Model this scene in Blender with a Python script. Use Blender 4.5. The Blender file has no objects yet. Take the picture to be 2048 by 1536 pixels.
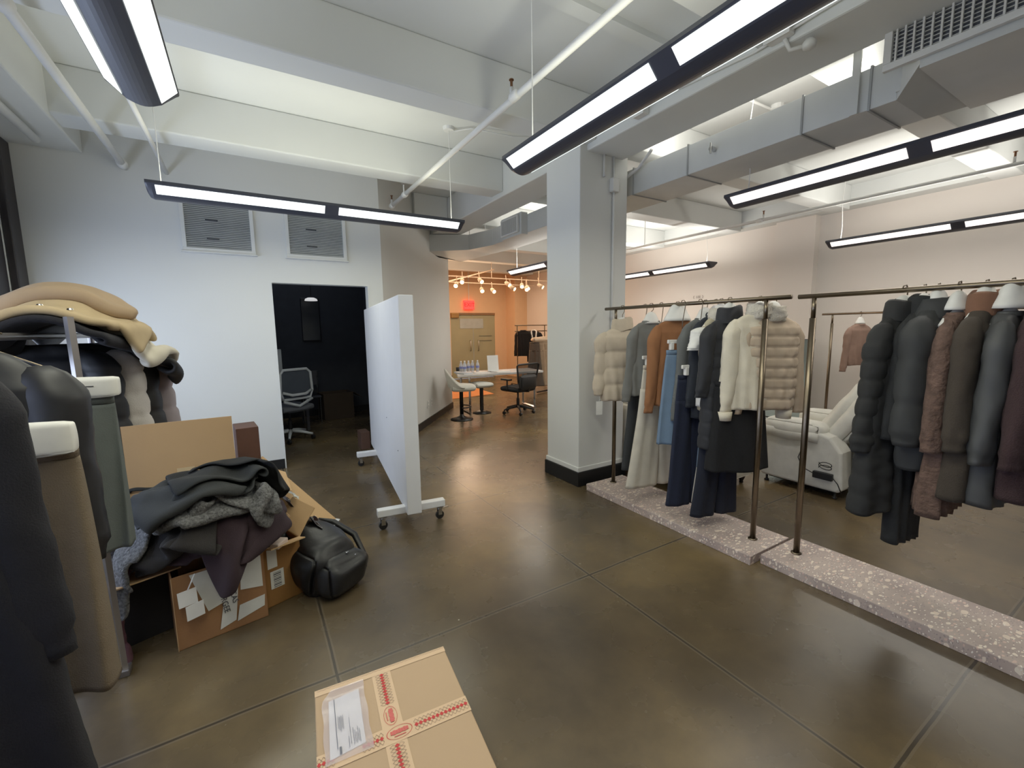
import bpy, math, random
import numpy as np
from mathutils import Matrix, Vector, noise
random.seed(7); rng = np.random.RandomState(11)
col = bpy.context.scene.collection
PI = math.pi
# ---------------------------------------------------------------- materials
def nt(m):
    m.use_nodes = True; t = m.node_tree; return t, t.nodes, t.links, t.nodes['Principled BSDF']
def lin(c):
    return tuple((v/12.92 if v <= .04045 else ((v+.055)/1.055)**2.4) for v in [x/255 for x in c])
MC = {}
def mat(name, c, r=.7, metal=0, var=.08, vs=6, bump=0, bs=60, emit=0, ec=None, spec=None, sheen=0, tex='noise', coat=0):
    if name in MC: return MC[name]
    m = bpy.data.materials.new(name); t, N, L, b = nt(m); c = lin(c)
    b.inputs['Roughness'].default_value = r; b.inputs['Metallic'].default_value = metal
    if spec is not None: b.inputs['Specular IOR Level'].default_value = spec
    if sheen: b.inputs['Sheen Weight'].default_value = sheen; b.inputs['Sheen Roughness'].default_value = .5
    if coat: b.inputs['Coat Weight'].default_value = coat; b.inputs['Coat Roughness'].default_value = .12
    tc = N.new('ShaderNodeTexCoord'); n = N.new('ShaderNodeTexNoise'); n.inputs['Scale'].default_value = vs; n.inputs['Detail'].default_value = 4
    L.new(tc.outputs['Object'], n.inputs['Vector'])
    cr = N.new('ShaderNodeValToRGB'); cr.color_ramp.elements[0].position = .3; cr.color_ramp.elements[1].position = .7
    cr.color_ramp.elements[0].color = (*[max(0, v*(1-var)) for v in c], 1); cr.color_ramp.elements[1].color = (*[min(1, v*(1+var)) for v in c], 1)
    L.new(n.outputs['Fac'], cr.inputs['Fac']); L.new(cr.outputs['Color'], b.inputs['Base Color'])
    if bump:
        if tex == 'voronoi': n2 = N.new('ShaderNodeTexVoronoi'); o = 'Distance'
        elif tex == 'wave': n2 = N.new('ShaderNodeTexWave'); o = 'Fac'; n2.inputs['Distortion'].default_value = 1
        else: n2 = N.new('ShaderNodeTexNoise'); o = 'Fac'; n2.inputs['Detail'].default_value = 3
        n2.inputs['Scale'].default_value = bs; L.new(tc.outputs['Object'], n2.inputs['Vector'])
        bp = N.new('ShaderNodeBump'); bp.inputs['Strength'].default_value = bump; bp.inputs['Distance'].default_value = .01
        L.new(n2.outputs[o], bp.inputs['Height']); L.new(bp.outputs['Normal'], b.inputs['Normal'])
    if emit:
        b.inputs['Emission Color'].default_value = (*lin(ec or (255, 255, 255)), 1); b.inputs['Emission Strength'].default_value = emit
    MC[name] = m; return m
def glassmat(name, c, alpha=.25, r=.05):
    m = bpy.data.materials.new(name); t, N, L, b = nt(m)
    b.inputs['Base Color'].default_value = (*lin(c), 1); b.inputs['Roughness'].default_value = r; b.inputs['Alpha'].default_value = alpha
    MC[name] = m; return m
# ---------------------------------------------------------------- mesh builder
class MB:
    def __init__(s): s.V = []; s.F = []; s.I = []; s.mi = 0
    def add(s, V, F, mi=None):
        o = len(s.V); s.V += [tuple(v) for v in V]; s.F += [tuple(i+o for i in f) for f in F]; s.I += [s.mi if mi is None else mi]*len(F); return s
    def box(s, c, d, rz=0, M=None):
        x, y, z = [v/2 for v in d]; V = [Vector((a*x, b*y, e*z)) for e in (-1, 1) for b in (-1, 1) for a in (-1, 1)]
        R = Matrix.Rotation(rz, 4, 'Z') if M is None else M
        return s.add([R @ v + Vector(c) for v in V], [(0, 2, 3, 1), (4, 5, 7, 6), (0, 1, 5, 4), (2, 6, 7, 3), (0, 4, 6, 2), (1, 3, 7, 5)])
    def bb(s, x0, x1, y0, y1, z0, z1): return s.box(((x0+x1)/2, (y0+y1)/2, (z0+z1)/2), (x1-x0, y1-y0, z1-z0))
    def rings(s, R, cap=True, closed=True):
        n = len(R[0]); V = [p for r in R for p in r]; F = []
        m = n if closed else n-1
        for i in range(len(R)-1):
            for j in range(m): F.append((i*n+j, i*n+(j+1) % n, (i+1)*n+(j+1) % n, (i+1)*n+j))
        if cap and closed: F.append(tuple(range(n))[::-1]); F.append(tuple((len(R)-1)*n+j for j in range(n)))
        return s.add(V, F)
    def tube(s, pts, r, n=10, cap=True):
        pts = [Vector(p) for p in pts]; k = len(pts); rr = r if isinstance(r, (list, tuple)) else [r]*k
        R = []; up = None
        for i, p in enumerate(pts):
            d = (pts[min(i+1, k-1)]-pts[max(i-1, 0)]).normalized()
            if up is None: up = Vector((0, 0, 1)) if abs(d.z) < .9 else Vector((1, 0, 0))
            a = d.cross(up)
            if a.length < 1e-5: a = d.cross(Vector((0, 1, 0)))
            a.normalize(); b = a.cross(d).normalized(); up = b
            R.append([p+(a*math.cos(t)+b*math.sin(t))*rr[i] for t in [2*PI*j/n for j in range(n)]])
        return s.rings(R, cap)
    def lathe(s, prof, c=(0, 0, 0), n=20):
        R = [[(c[0]+r*math.cos(2*PI*j/n), c[1]+r*math.sin(2*PI*j/n), c[2]+z) for j in range(n)] for r, z in prof]
        return s.rings(R)
    def quad(s, a, b, c, d): return s.add([a, b, c, d], [(0, 1, 2, 3)])
    def prism(s, poly, z0, z1):
        n = len(poly); V = [(x, y, z0) for x, y in poly]+[(x, y, z1) for x, y in poly]
        return s.add(V, [tuple(range(n))[::-1], tuple(range(n, 2*n))]+[(i, (i+1) % n, (i+1) % n+n, i+n) for i in range(n)])
    def extr(s, poly, M, h):   # polygon in local xy pushed along local z, placed by M
        n = len(poly); V = [M @ Vector((x, y, 0)) for x, y in poly]+[M @ Vector((x, y, h)) for x, y in poly]
        return s.add(V, [tuple(range(n))[::-1], tuple(range(n, 2*n))]+[(i, (i+1) % n, (i+1) % n+n, i+n) for i in range(n)])
WM = {}
def obj(name, mb, m, parent=None, smooth=False, bevel=0, sub=0, solid=0, label=None, segs=2):
    V, F, I = (mb.V, mb.F, mb.I)
    W = WM.get(parent.name) if parent is not None else None
    if W is not None:
        Wi = W.inverted(); V = [Wi @ Vector(v) for v in V]
        org = None
    else:
        a = np.array([tuple(v) for v in V]); org = Vector(((a[:, 0].min()+a[:, 0].max())/2, (a[:, 1].min()+a[:, 1].max())/2, a[:, 2].min()))
        V = [Vector(v)-org for v in V]
    me = bpy.data.meshes.new(name); me.from_pydata([tuple(v) for v in V], [], F)
    ms = m if isinstance(m, (list, tuple)) else [m]
    for q in ms: me.materials.append(q)
    if len(ms) > 1: me.polygons.foreach_set('material_index', I)
    if smooth: me.polygons.foreach_set('use_smooth', [True]*len(me.polygons))
    me.validate(); me.update()
    o = bpy.data.objects.new(name, me); col.objects.link(o)
    if parent is not None: o.parent = parent; WM[o.name] = W
    else: o.location = org; WM[o.name] = Matrix.Translation(org)
    if bevel:
        b = o.modifiers.new('Bevel', 'BEVEL'); b.width = bevel; b.segments = segs; b.limit_method = 'ANGLE'; b.angle_limit = .7
    if solid: q = o.modifiers.new('Solid', 'SOLIDIFY'); q.thickness = solid; q.offset = 0
    if sub: q = o.modifiers.new('Sub', 'SUBSURF'); q.levels = sub; q.render_levels = sub
    if label: o['label'] = label
    return o
def thing(name, label, cat, loc=(0, 0, 0), rz=0, group=None):
    o = bpy.data.objects.new(name, None); col.objects.link(o); o.location = loc; o.rotation_euler = (0, 0, rz); o.empty_display_size = .05
    o['label'] = label; o['category'] = cat
    if group: o['group'] = group
    WM[o.name] = Matrix.Translation(loc) @ Matrix.Rotation(rz, 4, 'Z'); return o
def tag(o, label, cat, group=None):
    o['label'] = label; o['category'] = cat
    if group: o['group'] = group
    return o
def struct(name, mb, m, **k):
    o = obj(name, mb, m, **k)
    if not k.get('parent'): o['kind'] = 'structure'
    return o
def dup(root, loc, rz=None, label=None, group=None):
    r = root.copy(); col.objects.link(r); r.location = loc
    if rz is not None: r.rotation_euler = (0, 0, rz)
    if label: r['label'] = label
    if group: r['group'] = group
    for ch in list(root.children):
        c = ch.copy(); col.objects.link(c); c.parent = r
        for g in ch.children:
            d = g.copy(); col.objects.link(d); d.parent = c
    return r
def text(name, body, size, M, m, parent, ext=.0006, align='CENTER'):
    cu = bpy.data.curves.new('txt', 'FONT'); cu.body = body; cu.size = size; cu.extrude = ext; cu.align_x = align; cu.align_y = 'CENTER'
    o = bpy.data.objects.new('txt', cu); col.objects.link(o)
    me = bpy.data.meshes.new_from_object(o.evaluated_get(bpy.context.evaluated_depsgraph_get()))
    bpy.data.objects.remove(o); mb = MB(); mb.add([M @ v.co for v in me.vertices], [tuple(p.vertices) for p in me.polygons]); bpy.data.meshes.remove(me)
    return obj(name, mb, m, parent)
def lookM(c, xdir, ydir):   # frame with local x, y axes placed at c
    x = Vector(xdir).normalized(); y = Vector(ydir).normalized(); z = x.cross(y)
    M = Matrix(((x.x, y.x, z.x, c[0]), (x.y, y.y, z.y, c[1]), (x.z, y.z, z.z, c[2]), (0, 0, 0, 1))); return M
def fn(p, s=1.0): return noise.noise(Vector(p)*s)
# ---------------------------------------------------------------- camera
cam = bpy.data.cameras.new('camera'); cam.sensor_width = 36; cam.lens = 866.83/2048*36; cam.clip_start = .02
co = bpy.data.objects.new('camera', cam); col.objects.link(co); bpy.context.scene.camera = co
yaw, pitch, roll = .5436273, .1251938, -.0142047
Fw = Vector((math.sin(yaw)*math.cos(pitch), math.cos(yaw)*math.cos(pitch), -math.sin(pitch)))
r0 = Vector((math.cos(yaw), -math.sin(yaw), 0)); u0 = r0.cross(Fw)
Rt = r0*math.cos(roll)+u0*math.sin(roll); Up = -r0*math.sin(roll)+u0*math.cos(roll)
co.matrix_world = Matrix(((Rt.x, Up.x, -Fw.x, 0), (Rt.y, Up.y, -Fw.y, 0), (Rt.z, Up.z, -Fw.z, 1.5), (0, 0, 0, 1)))
# ---------------------------------------------------------------- common materials
WALL = mat('wall_paint', (214, 215, 212), .75, var=.025, vs=1.2, bump=.05, bs=90)
WALLW = mat('wall_paint_warm', (226, 218, 210), .8, var=.02, vs=1.2)
CEIL = mat('ceiling_paint', (212, 214, 212), .8, var=.03, vs=1.5, bump=.06, bs=25)
PIPE = mat('pipe_white', (215, 215, 212), .45, var=.04, bump=.05, bs=40)
DUCT = mat('duct_painted', (196, 198, 195), .5, var=.05, vs=3, bump=.08, bs=12)
DARKW = mat('dark_room_shade', (58, 60, 66), .85, var=.08)  # gloom of the unlit back room put into the wall colour
BASEB = mat('black_base', (16, 17, 20), .5, var=.1)
STEEL = mat('brushed_bronze', (120, 108, 92), .32, metal=1, var=.05, vs=20)
CHROME = mat('chrome', (190, 190, 190), .2, metal=1)
BLACKM = mat('black_metal', (18, 18, 19), .4, var=.1)
BLACKP = mat('black_plastic', (20, 20, 22), .5, var=.1)
WHITEP = mat('white_plastic', (225, 225, 222), .4, var=.02)
FIXG = mat('fixture_grey', (62, 64, 74), .42, var=.05)
LENS = mat('lens_light', (240, 246, 245), .5, var=.01, emit=1.25, ec=(242, 250, 244))
LENSW = mat('lens_light_warm', (245, 236, 232), .5, var=.01, emit=1.1, ec=(255, 244, 234))
def floor_mat():
    m = bpy.data.materials.new('polished_concrete'); t, N, L, b = nt(m)
    tc = N.new('ShaderNodeTexCoord'); g = N.new('ShaderNodeNewGeometry'); pos = g.outputs['Position']
    def nz(s, d=5, r=.55, dist=0):
        n = N.new('ShaderNodeTexNoise'); n.inputs['Scale'].default_value = s; n.inputs['Detail'].default_value = d; n.inputs['Roughness'].default_value = r; n.inputs['Distortion'].default_value = dist
        L.new(pos, n.inputs['Vector']); return n.outputs['Fac']
    cr = N.new('ShaderNodeValToRGB'); e = cr.color_ramp.elements
    e[0].position = .32; e[0].color = (*lin((64, 54, 40)), 1); e[1].position = .72; e[1].color = (*lin((124, 105, 72)), 1)
    x = e.new(.5); x.color = (*lin((90, 77, 57)), 1)
    L.new(nz(.9, 5, .5, .3), cr.inputs['Fac'])
    cr2 = N.new('ShaderNodeValToRGB'); e = cr2.color_ramp.elements; e[0].position = .3; e[0].color = (.82, .82, .84, 1); e[1].position = .7; e[1].color = (1.1, 1.09, 1.06, 1)
    L.new(nz(5, 8, .7), cr2.inputs['Fac'])
    mx = N.new('ShaderNodeMix'); mx.data_type = 'RGBA'; mx.blend_type = 'MULTIPLY'; mx.inputs['Factor'].default_value = 1
    L.new(cr.outputs['Color'], mx.inputs['A']); L.new(cr2.outputs['Color'], mx.inputs['B'])
    sp = N.new('ShaderNodeSeparateXYZ'); L.new(pos, sp.inputs[0])
    def math_(op, a, b_=None, c=None):
        q = N.new('ShaderNodeMath'); q.operation = op
        for i, v in enumerate((a, b_, c)):
            if v is None: continue
            if isinstance(v, (int, float)): q.inputs[i].default_value = v
            else: L.new(v, q.inputs[i])
        return q.outputs[0]
    def joint(ax, off, per):
        wob = math_('MULTIPLY', math_('SUBTRACT', nz(3, 2), .5), .012)
        a = math_('PINGPONG', math_('ADD', math_('SUBTRACT', ax, off), wob), per/2)
        return math_('LESS_THAN', a, .0055), math_('LESS_THAN', a, .014)
    jx, jx2 = joint(sp.outputs['X'], -.055-1.42*8, 1.455); jy, jy2 = joint(sp.outputs['Y'], .445-1.45*8, 1.45)
    # ping-pong distance folds both directions of the grid
    j = math_('MAXIMUM', jx, jy); j2 = math_('MAXIMUM', jx2, jy2)
    mj = N.new('ShaderNodeMix'); mj.data_type = 'RGBA'; L.new(math_('MULTIPLY', j, .75), mj.inputs['Factor'])
    mk = N.new('ShaderNodeMix'); mk.data_type = 'RGBA'; L.new(math_('MULTIPLY', j2, .22), mk.inputs['Factor']); mk.inputs['B'].default_value = (*lin((128, 118, 104)), 1)
    L.new(mx.outputs['Result'], mk.inputs['A'])
    L.new(mk.outputs['Result'], mj.inputs['A']); mj.inputs['B'].default_value = (*lin((34, 30, 26)), 1)
    # scattered pale specks
    vo = N.new('ShaderNodeTexVoronoi'); vo.inputs['Scale'].default_value = 3.2; L.new(pos, vo.inputs['Vector'])
    spk = math_('MULTIPLY', math_('LESS_THAN', vo.outputs['Distance'], .022), math_('GREATER_THAN', nz(1.7, 1), .52))
    ms = N.new('ShaderNodeMix'); ms.data_type = 'RGBA'; L.new(math_('MULTIPLY', spk, .8), ms.inputs['Factor']); ms.inputs['B'].default_value = (*lin((205, 200, 185)), 1)
    L.new(mj.outputs['Result'], ms.inputs['A']); L.new(ms.outputs['Result'], b.inputs['Base Color'])
    rr = N.new('ShaderNodeMapRange'); rr.inputs['To Min'].default_value = .2; rr.inputs['To Max'].default_value = .34; L.new(nz(2.3, 5, .5), rr.inputs['Value']); L.new(rr.outputs[0], b.inputs['Roughness'])
    b.inputs['Specular IOR Level'].default_value = .55
    bp = N.new('ShaderNodeBump'); bp.inputs['Strength'].default_value = .05; bp.inputs['Distance'].default_value = .003
    hh = math_('SUBTRACT', math_('MULTIPLY', nz(9, 6, .6), .6), math_('MULTIPLY', j, 1.2)); L.new(hh, bp.inputs['Height']); L.new(bp.outputs['Normal'], b.inputs['Normal'])
    return m
FLOOR = floor_mat()
# ================================================================ the setting
CZ = 3.45
struct('floor', MB().bb(-1.9, 8.2, -3.2, 12.9, -.1, 0), FLOOR)
struct('ceiling', MB().bb(-1.9, 8.2, -3.2, 12.9, CZ, CZ+.1), CEIL)
# walls
w = MB()
w.bb(-1.6, .25, 5.33, 5.45, 0, CZ); w.bb(.25, 1.265, 5.33, 5.45, 2.04, CZ); w.bb(1.265, 1.43, 5.33, 5.45, 0, CZ)
struct('wall_front', w, WALL)
dx, dy = 3.33-1.43, 7.77-5.33; dl = math.hypot(dx, dy); ang = math.atan2(dy, dx); nx, ny = -math.sin(ang), math.cos(ang)
struct('wall_diagonal', MB().prism([(1.43, 5.33), (3.33, 7.77), (3.33+nx*.02-.1, 7.77+.02), (1.43+nx*.12, 5.45)], 0, CZ), WALL)
struct('wall_side', MB().bb(3.2, 3.33, 7.77, 12.3, 0, CZ), mat('amber_side', (232, 190, 150), .8))
FARM = mat('amber_paint', (226, 190, 152), .8, var=.02)
struct('wall_far', MB().bb(3.2, 5.29, 12.3, 12.45, 0, CZ).bb(6.82, 8.0, 12.3, 12.45, 0, CZ).bb(5.29, 6.82, 12.3, 12.45, 2.03, CZ), FARM)
struct('trim_1', MB().bb(7.25, 7.7, 11.75, 12.3, 0, CZ), FARM)
struct('wall_right', MB().bb(7.7, 7.85, -3, 12.3, 0, CZ), WALLW)
struct('trim_2', MB().bb(7.56, 7.7, 3.46, 4.05, 0, CZ), WALLW)
struct('trim_3', MB().bb(7.44, 7.7, -3, 12.3, 3.17, CZ), CEIL)
struct('wall_back', MB().bb(-1.6, 7.7, -3.1, -3, 0, CZ), WALL)
w = MB(); w.bb(-1.72, -1.6, -3, -1.2, 0, CZ); w.bb(-1.72, -1.6, 5.12, 8.6, 0, CZ); w.bb(-1.72, -1.6, -1.2, 5.12, 0, .75); w.bb(-1.72, -1.6, -1.2, 5.12, 2.6, CZ)
struct('wall_left', w, WALL)
# the room behind the doorway
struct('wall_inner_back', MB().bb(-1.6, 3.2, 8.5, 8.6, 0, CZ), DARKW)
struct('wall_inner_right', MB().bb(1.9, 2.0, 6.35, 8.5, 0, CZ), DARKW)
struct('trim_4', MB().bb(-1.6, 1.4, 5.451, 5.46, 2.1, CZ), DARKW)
for nm, bx in (('baseboard_front', (-1.6, .25, 5.318, 5.33, 0, .11)), ('baseboard_inner', (-1.6, 1.9, 8.488, 8.5, 0, .11)), ('baseboard_right', (7.688, 7.7, -3, 12.3, 0, .12)), ('baseboard_back', (-1.6, 7.7, -3, -2.99, 0, .11)), ('baseboard_far', (3.33, 5.29, 12.288, 12.3, 0, .12))):
    struct(nm, MB().bb(*bx), BASEB, bevel=.003)
b = MB(); b.box(((1.43+3.33)/2+.008*math.sin(ang), (5.33+7.77)/2-.008*math.cos(ang), .055), (dl, .016, .11), ang); struct('baseboard_diagonal', b, BASEB)
# doorway lining
d = thing('door_1', 'dark doorway opening in the white wall', 'doorway', (.757, 5.39, 0)); d['kind'] = 'structure'
obj('door_jamb', MB().bb(.25, .262, 5.325, 5.455, 0, 2.04), WALL, d); obj('door_jamb', MB().bb(1.253, 1.265, 5.325, 5.455, 0, 2.04), WALL, d); obj('door_head', MB().bb(.262, 1.253, 5.325, 5.455, 2.028, 2.04), WALL, d)
# beams and girders
for i, (y0, y1) in enumerate(((-1.95, -1.7), (-.3, -.05), (1.35, 1.6), (2.98, 3.22), (4.57, 4.85), (6.2, 6.45), (7.8, 8.05), (9.4, 9.65), (11.0, 11.25))):
    if y0 < 5: struct('trim_beam', MB().bb(-1.6, 2.68, y0, y1, 3.1, CZ), CEIL, bevel=.012)
    elif y0 < 7: struct('trim_beam', MB().bb(2.17, 2.68, y0, y1, 3.1, CZ), CEIL, bevel=.012)
    struct('trim_beam', MB().bb(3.1, 7.44, y0, y1, 3.12, CZ), CEIL, bevel=.012)
struct('trim_girder', MB().bb(2.68, 3.12, -3, 9.2, 3.05, CZ), CEIL, bevel=.012)
struct('trim_soffit', MB().bb(-1.6, -1.1, -3, 5.33, 3.07, CZ), CEIL, bevel=.012)
struct('trim_strip', MB().bb(-1.1, 2.68, 2.2, 2.3, 3.41, CZ), CEIL)
# pillar
p = MB().bb(2.6, 3.18, 3.1, 3.6, .14, CZ); pl = struct('pillar', p, WALL, bevel=.008)
b = MB().bb(2.588, 3.192, 3.088, 3.612, .14, .185); struct('trim_pillar_band', b, WALL, bevel=.005)
struct('trim_pillar_base', MB().bb(2.578, 3.202, 3.078, 3.622, 0, .14), BASEB, bevel=.004)
# window on the left wall
wn = thing('window_1', 'tall dark framed window in the left wall', 'window', (-1.66, 2, .75)); wn['kind'] = 'structure'
WF = mat('window_dark', (44, 40, 42), .5, var=.1)
f = MB()
for y0, y1 in ((-1.2, -1.1), (.4, .48), (2.0, 2.08), (3.55, 3.63), (4.92, 5.12)): f.bb(-1.7, -1.6, y0, y1, .75, 2.6)
f.bb(-1.7, -1.6, -1.2, 5.12, .75, .82); f.bb(-1.7, -1.6, -1.2, 5.12, 2.52, 2.6); f.bb(-1.7, -1.62, -1.2, 5.12, 1.85, 1.9)
obj('window_frame', f, WF, wn, bevel=.004)
obj('window_sill', MB().bb(-1.72, -1.52, -1.2, 5.12, .72, .75), WALL, wn, bevel=.004)
obj('window_blind', MB().bb(-1.63, -1.61, -1.1, 4.92, 1.9, 2.52), mat('blind_grey', (70, 68, 72), .8), wn)
struct('trim_5', MB().bb(-1.598, -1.545, 5.14, 5.328, 0, 3.07), WF, bevel=.01)
struct('exterior_sky', MB().bb(-2.6, -2.55, -3, 6, -.5, 3.6), mat('outside_glow', (200, 212, 235), .9, emit=1.6, ec=(205, 218, 255)))
# ================================================================ ducts, pipes, fixtures
dt = thing('air_duct', 'long square painted duct running under the ceiling right of the pillar', 'duct', (3.49, 2, 2.76))
m_ = MB().bb(3.26, 3.72, 1.12, 5.9, 2.765, 3.0); obj('duct_run', m_, DUCT, dt, bevel=.004)
tr = MB()
for (a, bq) in (((3.26, 3.72, 2.765, 3.0), (3.1, 3.95, 2.84, 3.3)),):
    r1 = [(a[0], 1.12, a[2]), (a[1], 1.12, a[2]), (a[1], 1.12, a[3]), (a[0], 1.12, a[3])]; r2 = [(bq[0], .98, bq[2]), (bq[1], .98, bq[2]), (bq[1], .98, bq[3]), (bq[0], .98, bq[3])]
    tr.rings([r1, r2])
tr.bb(3.1, 3.95, -3, .98, 2.82, 3.3); obj('duct_plenum', tr, DUCT, dt)
for y in (1.62, 1.25, 2.5, 3.1, 4.2):
    obj('seam', MB().bb(3.252, 3.728, y-.006, y+.006, 2.757, 3.008), mat('duct_seam', (150, 152, 150), .5), dt)
obj('hanger_strap', MB().bb(3.235, 3.25, 1.3, 1.34, 2.76, 3.45).bb(3.235, 3.25, 1.08, 1.12, 2.8, 3.45), DUCT, dt)
k = MB().tube([(3.25, 2.25, 2.88), (3.2, 2.25, 2.88)], .018, 12).tube([(3.2, 2.25, 2.92), (3.2, 2.25, 2.84)], .008, 8); obj('damper_knob', k, CHROME, dt)
def grille(name, label, c0, ylen, z0, z1, x, nv, nh, parent=None):
    g = thing(name, label, 'vent', (x, c0, z0)); fr = MB(); y0, y1 = c0-ylen, c0
    bw = .035 if ylen > .6 else .02
    fr.bb(x-.03, x, y0, y1, z0, z0+bw).bb(x-.03, x, y0, y1, z1-bw, z1).bb(x-.03, x, y0, y0+bw, z0+bw, z1-bw).bb(x-.03, x, y1-bw, y1, z0+bw, z1-bw)
    obj('frame', fr, PIPE, g, bevel=.003)
    obj('backing', MB().bb(x-.004, x-.002, y0+.01, y1-.01, z0+.01, z1-.01), mat('vent_dark', (72, 74, 84), .6), g)
    v = MB(); h = MB()
    for i in range(nv): yy = y0+bw+(y1-y0-2*bw)*(i+.5)/nv; v.bb(x-.028, x-.014, yy-.004, yy+.004, z0+bw, z1-bw)
    for i in range(nh): zz = z0+bw+(z1-z0-2*bw)*(i+.5)/nh; h.bb(x-.014, x-.006, y0+bw, y1-bw, zz-.002, zz+.002)
    obj('vertical_louvres', v, PIPE, g); obj('horizontal_louvres', h, DUCT, g); return g
grille('supply_grille', 'large white supply air grille with a fine mesh on the ceiling duct', 1.13, 2.0, 2.86, 3.22, 3.095, 54, 15)
d2 = MB().bb(3.16, 3.26, 4.94, 5.46, 2.74, 3.02); obj('grille_collar', d2, DUCT, dt, bevel=.004)
grille('small_grille', 'small louvred air grille on the duct left of the pillar', 5.42, .44, 2.77, 2.99, 3.155, 16, 1)
# branch of the duct past the pillar bending left
br = MB(); br.rings([[(3.26, 5.9, 2.765), (3.72, 5.9, 2.765), (3.72, 5.9, 3.0), (3.26, 5.9, 3.0)], [(3.2, 6.6, 2.8), (3.72, 6.8, 2.8), (3.72, 6.8, 3.04), (3.2, 6.6, 3.04)], [(2.35, 7.0, 2.76), (3.5, 7.55, 2.76), (3.5, 7.55, 3.04), (2.35, 7.0, 3.04)], [(2.2, 6.72, 2.76), (2.25, 6.95, 2.76), (2.25, 6.95, 3.04), (2.2, 6.72, 3.04)]])
obj('duct_bend', br, DUCT, dt, bevel=.004)
for yy in (6.05, 6.6): obj('strap_wire', MB().tube([(3.22, yy, 3.02), (3.22, yy, 3.45)], .006, 6), PIPE, dt)
def pipe(label, pts, r, name='sprinkler_pipe', joints=(), heads=(), group=None):
    t = thing(name, label, 'pipe', pts[0], group=group); obj('pipe_run', MB().tube(pts, r, 14), PIPE, t, smooth=True)
    for j in joints:
        a = Vector(j[0]); d = Vector(j[1]).normalized(); obj('coupling', MB().tube([a-d*.045, a-d*.03, a+d*.03, a+d*.045], [r*1.1, r*1.45, r*1.45, r*1.1], 14), PIPE, t, smooth=True)
    for h in heads:
        s = MB().tube([h, (h[0], h[1], h[2]+.06)], r*.6, 10); hd = obj('sprinkler_head', s, PIPE, t, smooth=True)
        q = MB().tube([(h[0], h[1], h[2]+.055), (h[0], h[1], h[2]+.1)], .009, 8); q.lathe([(.002, 0), (.016, .002), (.016, .008), (.002, .01)], (h[0], h[1], h[2]+.1), 10); obj('nozzle', q, mat('copper', (120, 84, 60), .4, metal=.8), hd)
    return t
pipe('thick white pipe running to the white wall above the coat pile', [(-.83, .3, 3.0), (-.83, 5.33, 3.0)], .027, 'ceiling_pipe', [((-.83, 3.02, 3.0), (0, 1, 0)), ((-.83, 5.22, 3.0), (0, 1, 0))])
pipe('thin white pipe partly behind the hanging light at top left', [(-.53, .3, 3.0), (-.53, 3.66, 3.0), (-.53, 5.33, 3.0)], .017, 'ceiling_pipe', [((-.53, 3.66, 3.0), (0, 1, 0)), ((-.53, 2.3, 3.0), (0, 1, 0))])
pipe('short white pipe along the soffit in the top left corner', [(-1.3, .3, 3.03), (-1.3, 5.0, 3.03)], .03, 'ceiling_pipe')
pipe('long white sprinkler pipe crossing the ceiling before the pillar', [(1.61, -1, 3.0), (1.61, 2.54, 3.0), (1.61, 5.45, 3.0)], .022, 'sprinkler_pipe', [((1.6, 2.56, 3.0), (0, 1, 0)), ((1.61, 4.9, 3.0), (0, 1, 0)), ((1.61, 5.4, 3.0), (0, 1, 0))], [(1.6, 2.6, 3.01), (1.61, 5.4, 3.01)])
pipe('long thin sprinkler pipe below the ceiling along the pink wall', [(6.2, -2, 2.95), (6.2, 9, 2.95)], .02, 'sprinkler_pipe', [((6.2, 3.55, 2.95), (0, 1, 0)), ((6.2, 7.0, 2.95), (0, 1, 0))], [(6.2, 3.5, 2.96), (6.2, 6.9, 2.96), (6.2, 1.2, 2.96)])
tag(obj('drop_rod', MB().tube([(1.6, 4.9, 3.02), (1.6, 4.9, 3.1)], .008, 8), PIPE), 'short white rod holding the sprinkler pipe under the ceiling beam', 'rod')
tag(obj('drop_rod', MB().tube([(6.2, 5.6, 2.97), (6.2, 5.6, 3.45)], .008, 8), PIPE), 'white rod holding the pipe near the pink wall', 'rod')
# conduit with junction boxes on the girder
cd = thing('conduit', 'white electrical conduit running along the ceiling girder', 'conduit', (2.66, 2, 3.13))
obj('tube_run', MB().tube([(2.655, -2, 3.16), (2.655, 2.42, 3.16)], .014, 10), PIPE, cd, smooth=True)
obj('tube_run', MB().tube([(2.64, -2, 3.11), (2.64, .9, 3.12), (2.65, 1.6, 3.08), (2.655, 2.4, 3.14)], .008, 8), PIPE, cd, smooth=True)
obj('tube_run', MB().tube([(2.66, 2.45, 3.13), (2.668, 2.6, 3.24), (2.668, 3.1, 3.24), (2.668, 3.3, 3.22)], .009, 8), PIPE, cd, smooth=True)
for yy, s in ((2.46, .11), (1.46, .13)):
    jb = thing('junction_box', 'square white junction box on the girder %s' % ('just right of the pillar' if yy > 2 else 'farther along toward the large grille'), 'junction box', (2.64, yy, 3.1))
    obj('box_body', MB().bb(2.615, 2.68, yy-s/2, yy+s/2, 3.07, 3.07+s), PIPE, jb, bevel=.01)
    obj('cover_plate', MB().bb(2.607, 2.615, yy-s/2-.005, yy+s/2+.005, 3.065, 3.075+s), PIPE, jb, bevel=.003)
    if yy < 2: obj('lamp_arm', MB().tube([(2.66, yy-.02, 3.07), (2.7, yy-.03, 3.02), (2.72, yy-.1, 3.01)], .012, 8).lathe([(.005, 0), (.03, .005), (.034, .03), (.02, .05)], (2.72, yy-.12, 2.985), 12), PIPE, jb, smooth=True)
pc = thing('pillar_conduit', 'white surface conduit with a switch box down the pillar', 'conduit', (3.1, 3.09, 1.2))
obj('tube_run', MB().tube([(2.99, 3.085, 1.0), (2.99, 3.085, 3.06)], .011, 10), PIPE, pc, smooth=True)
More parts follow.
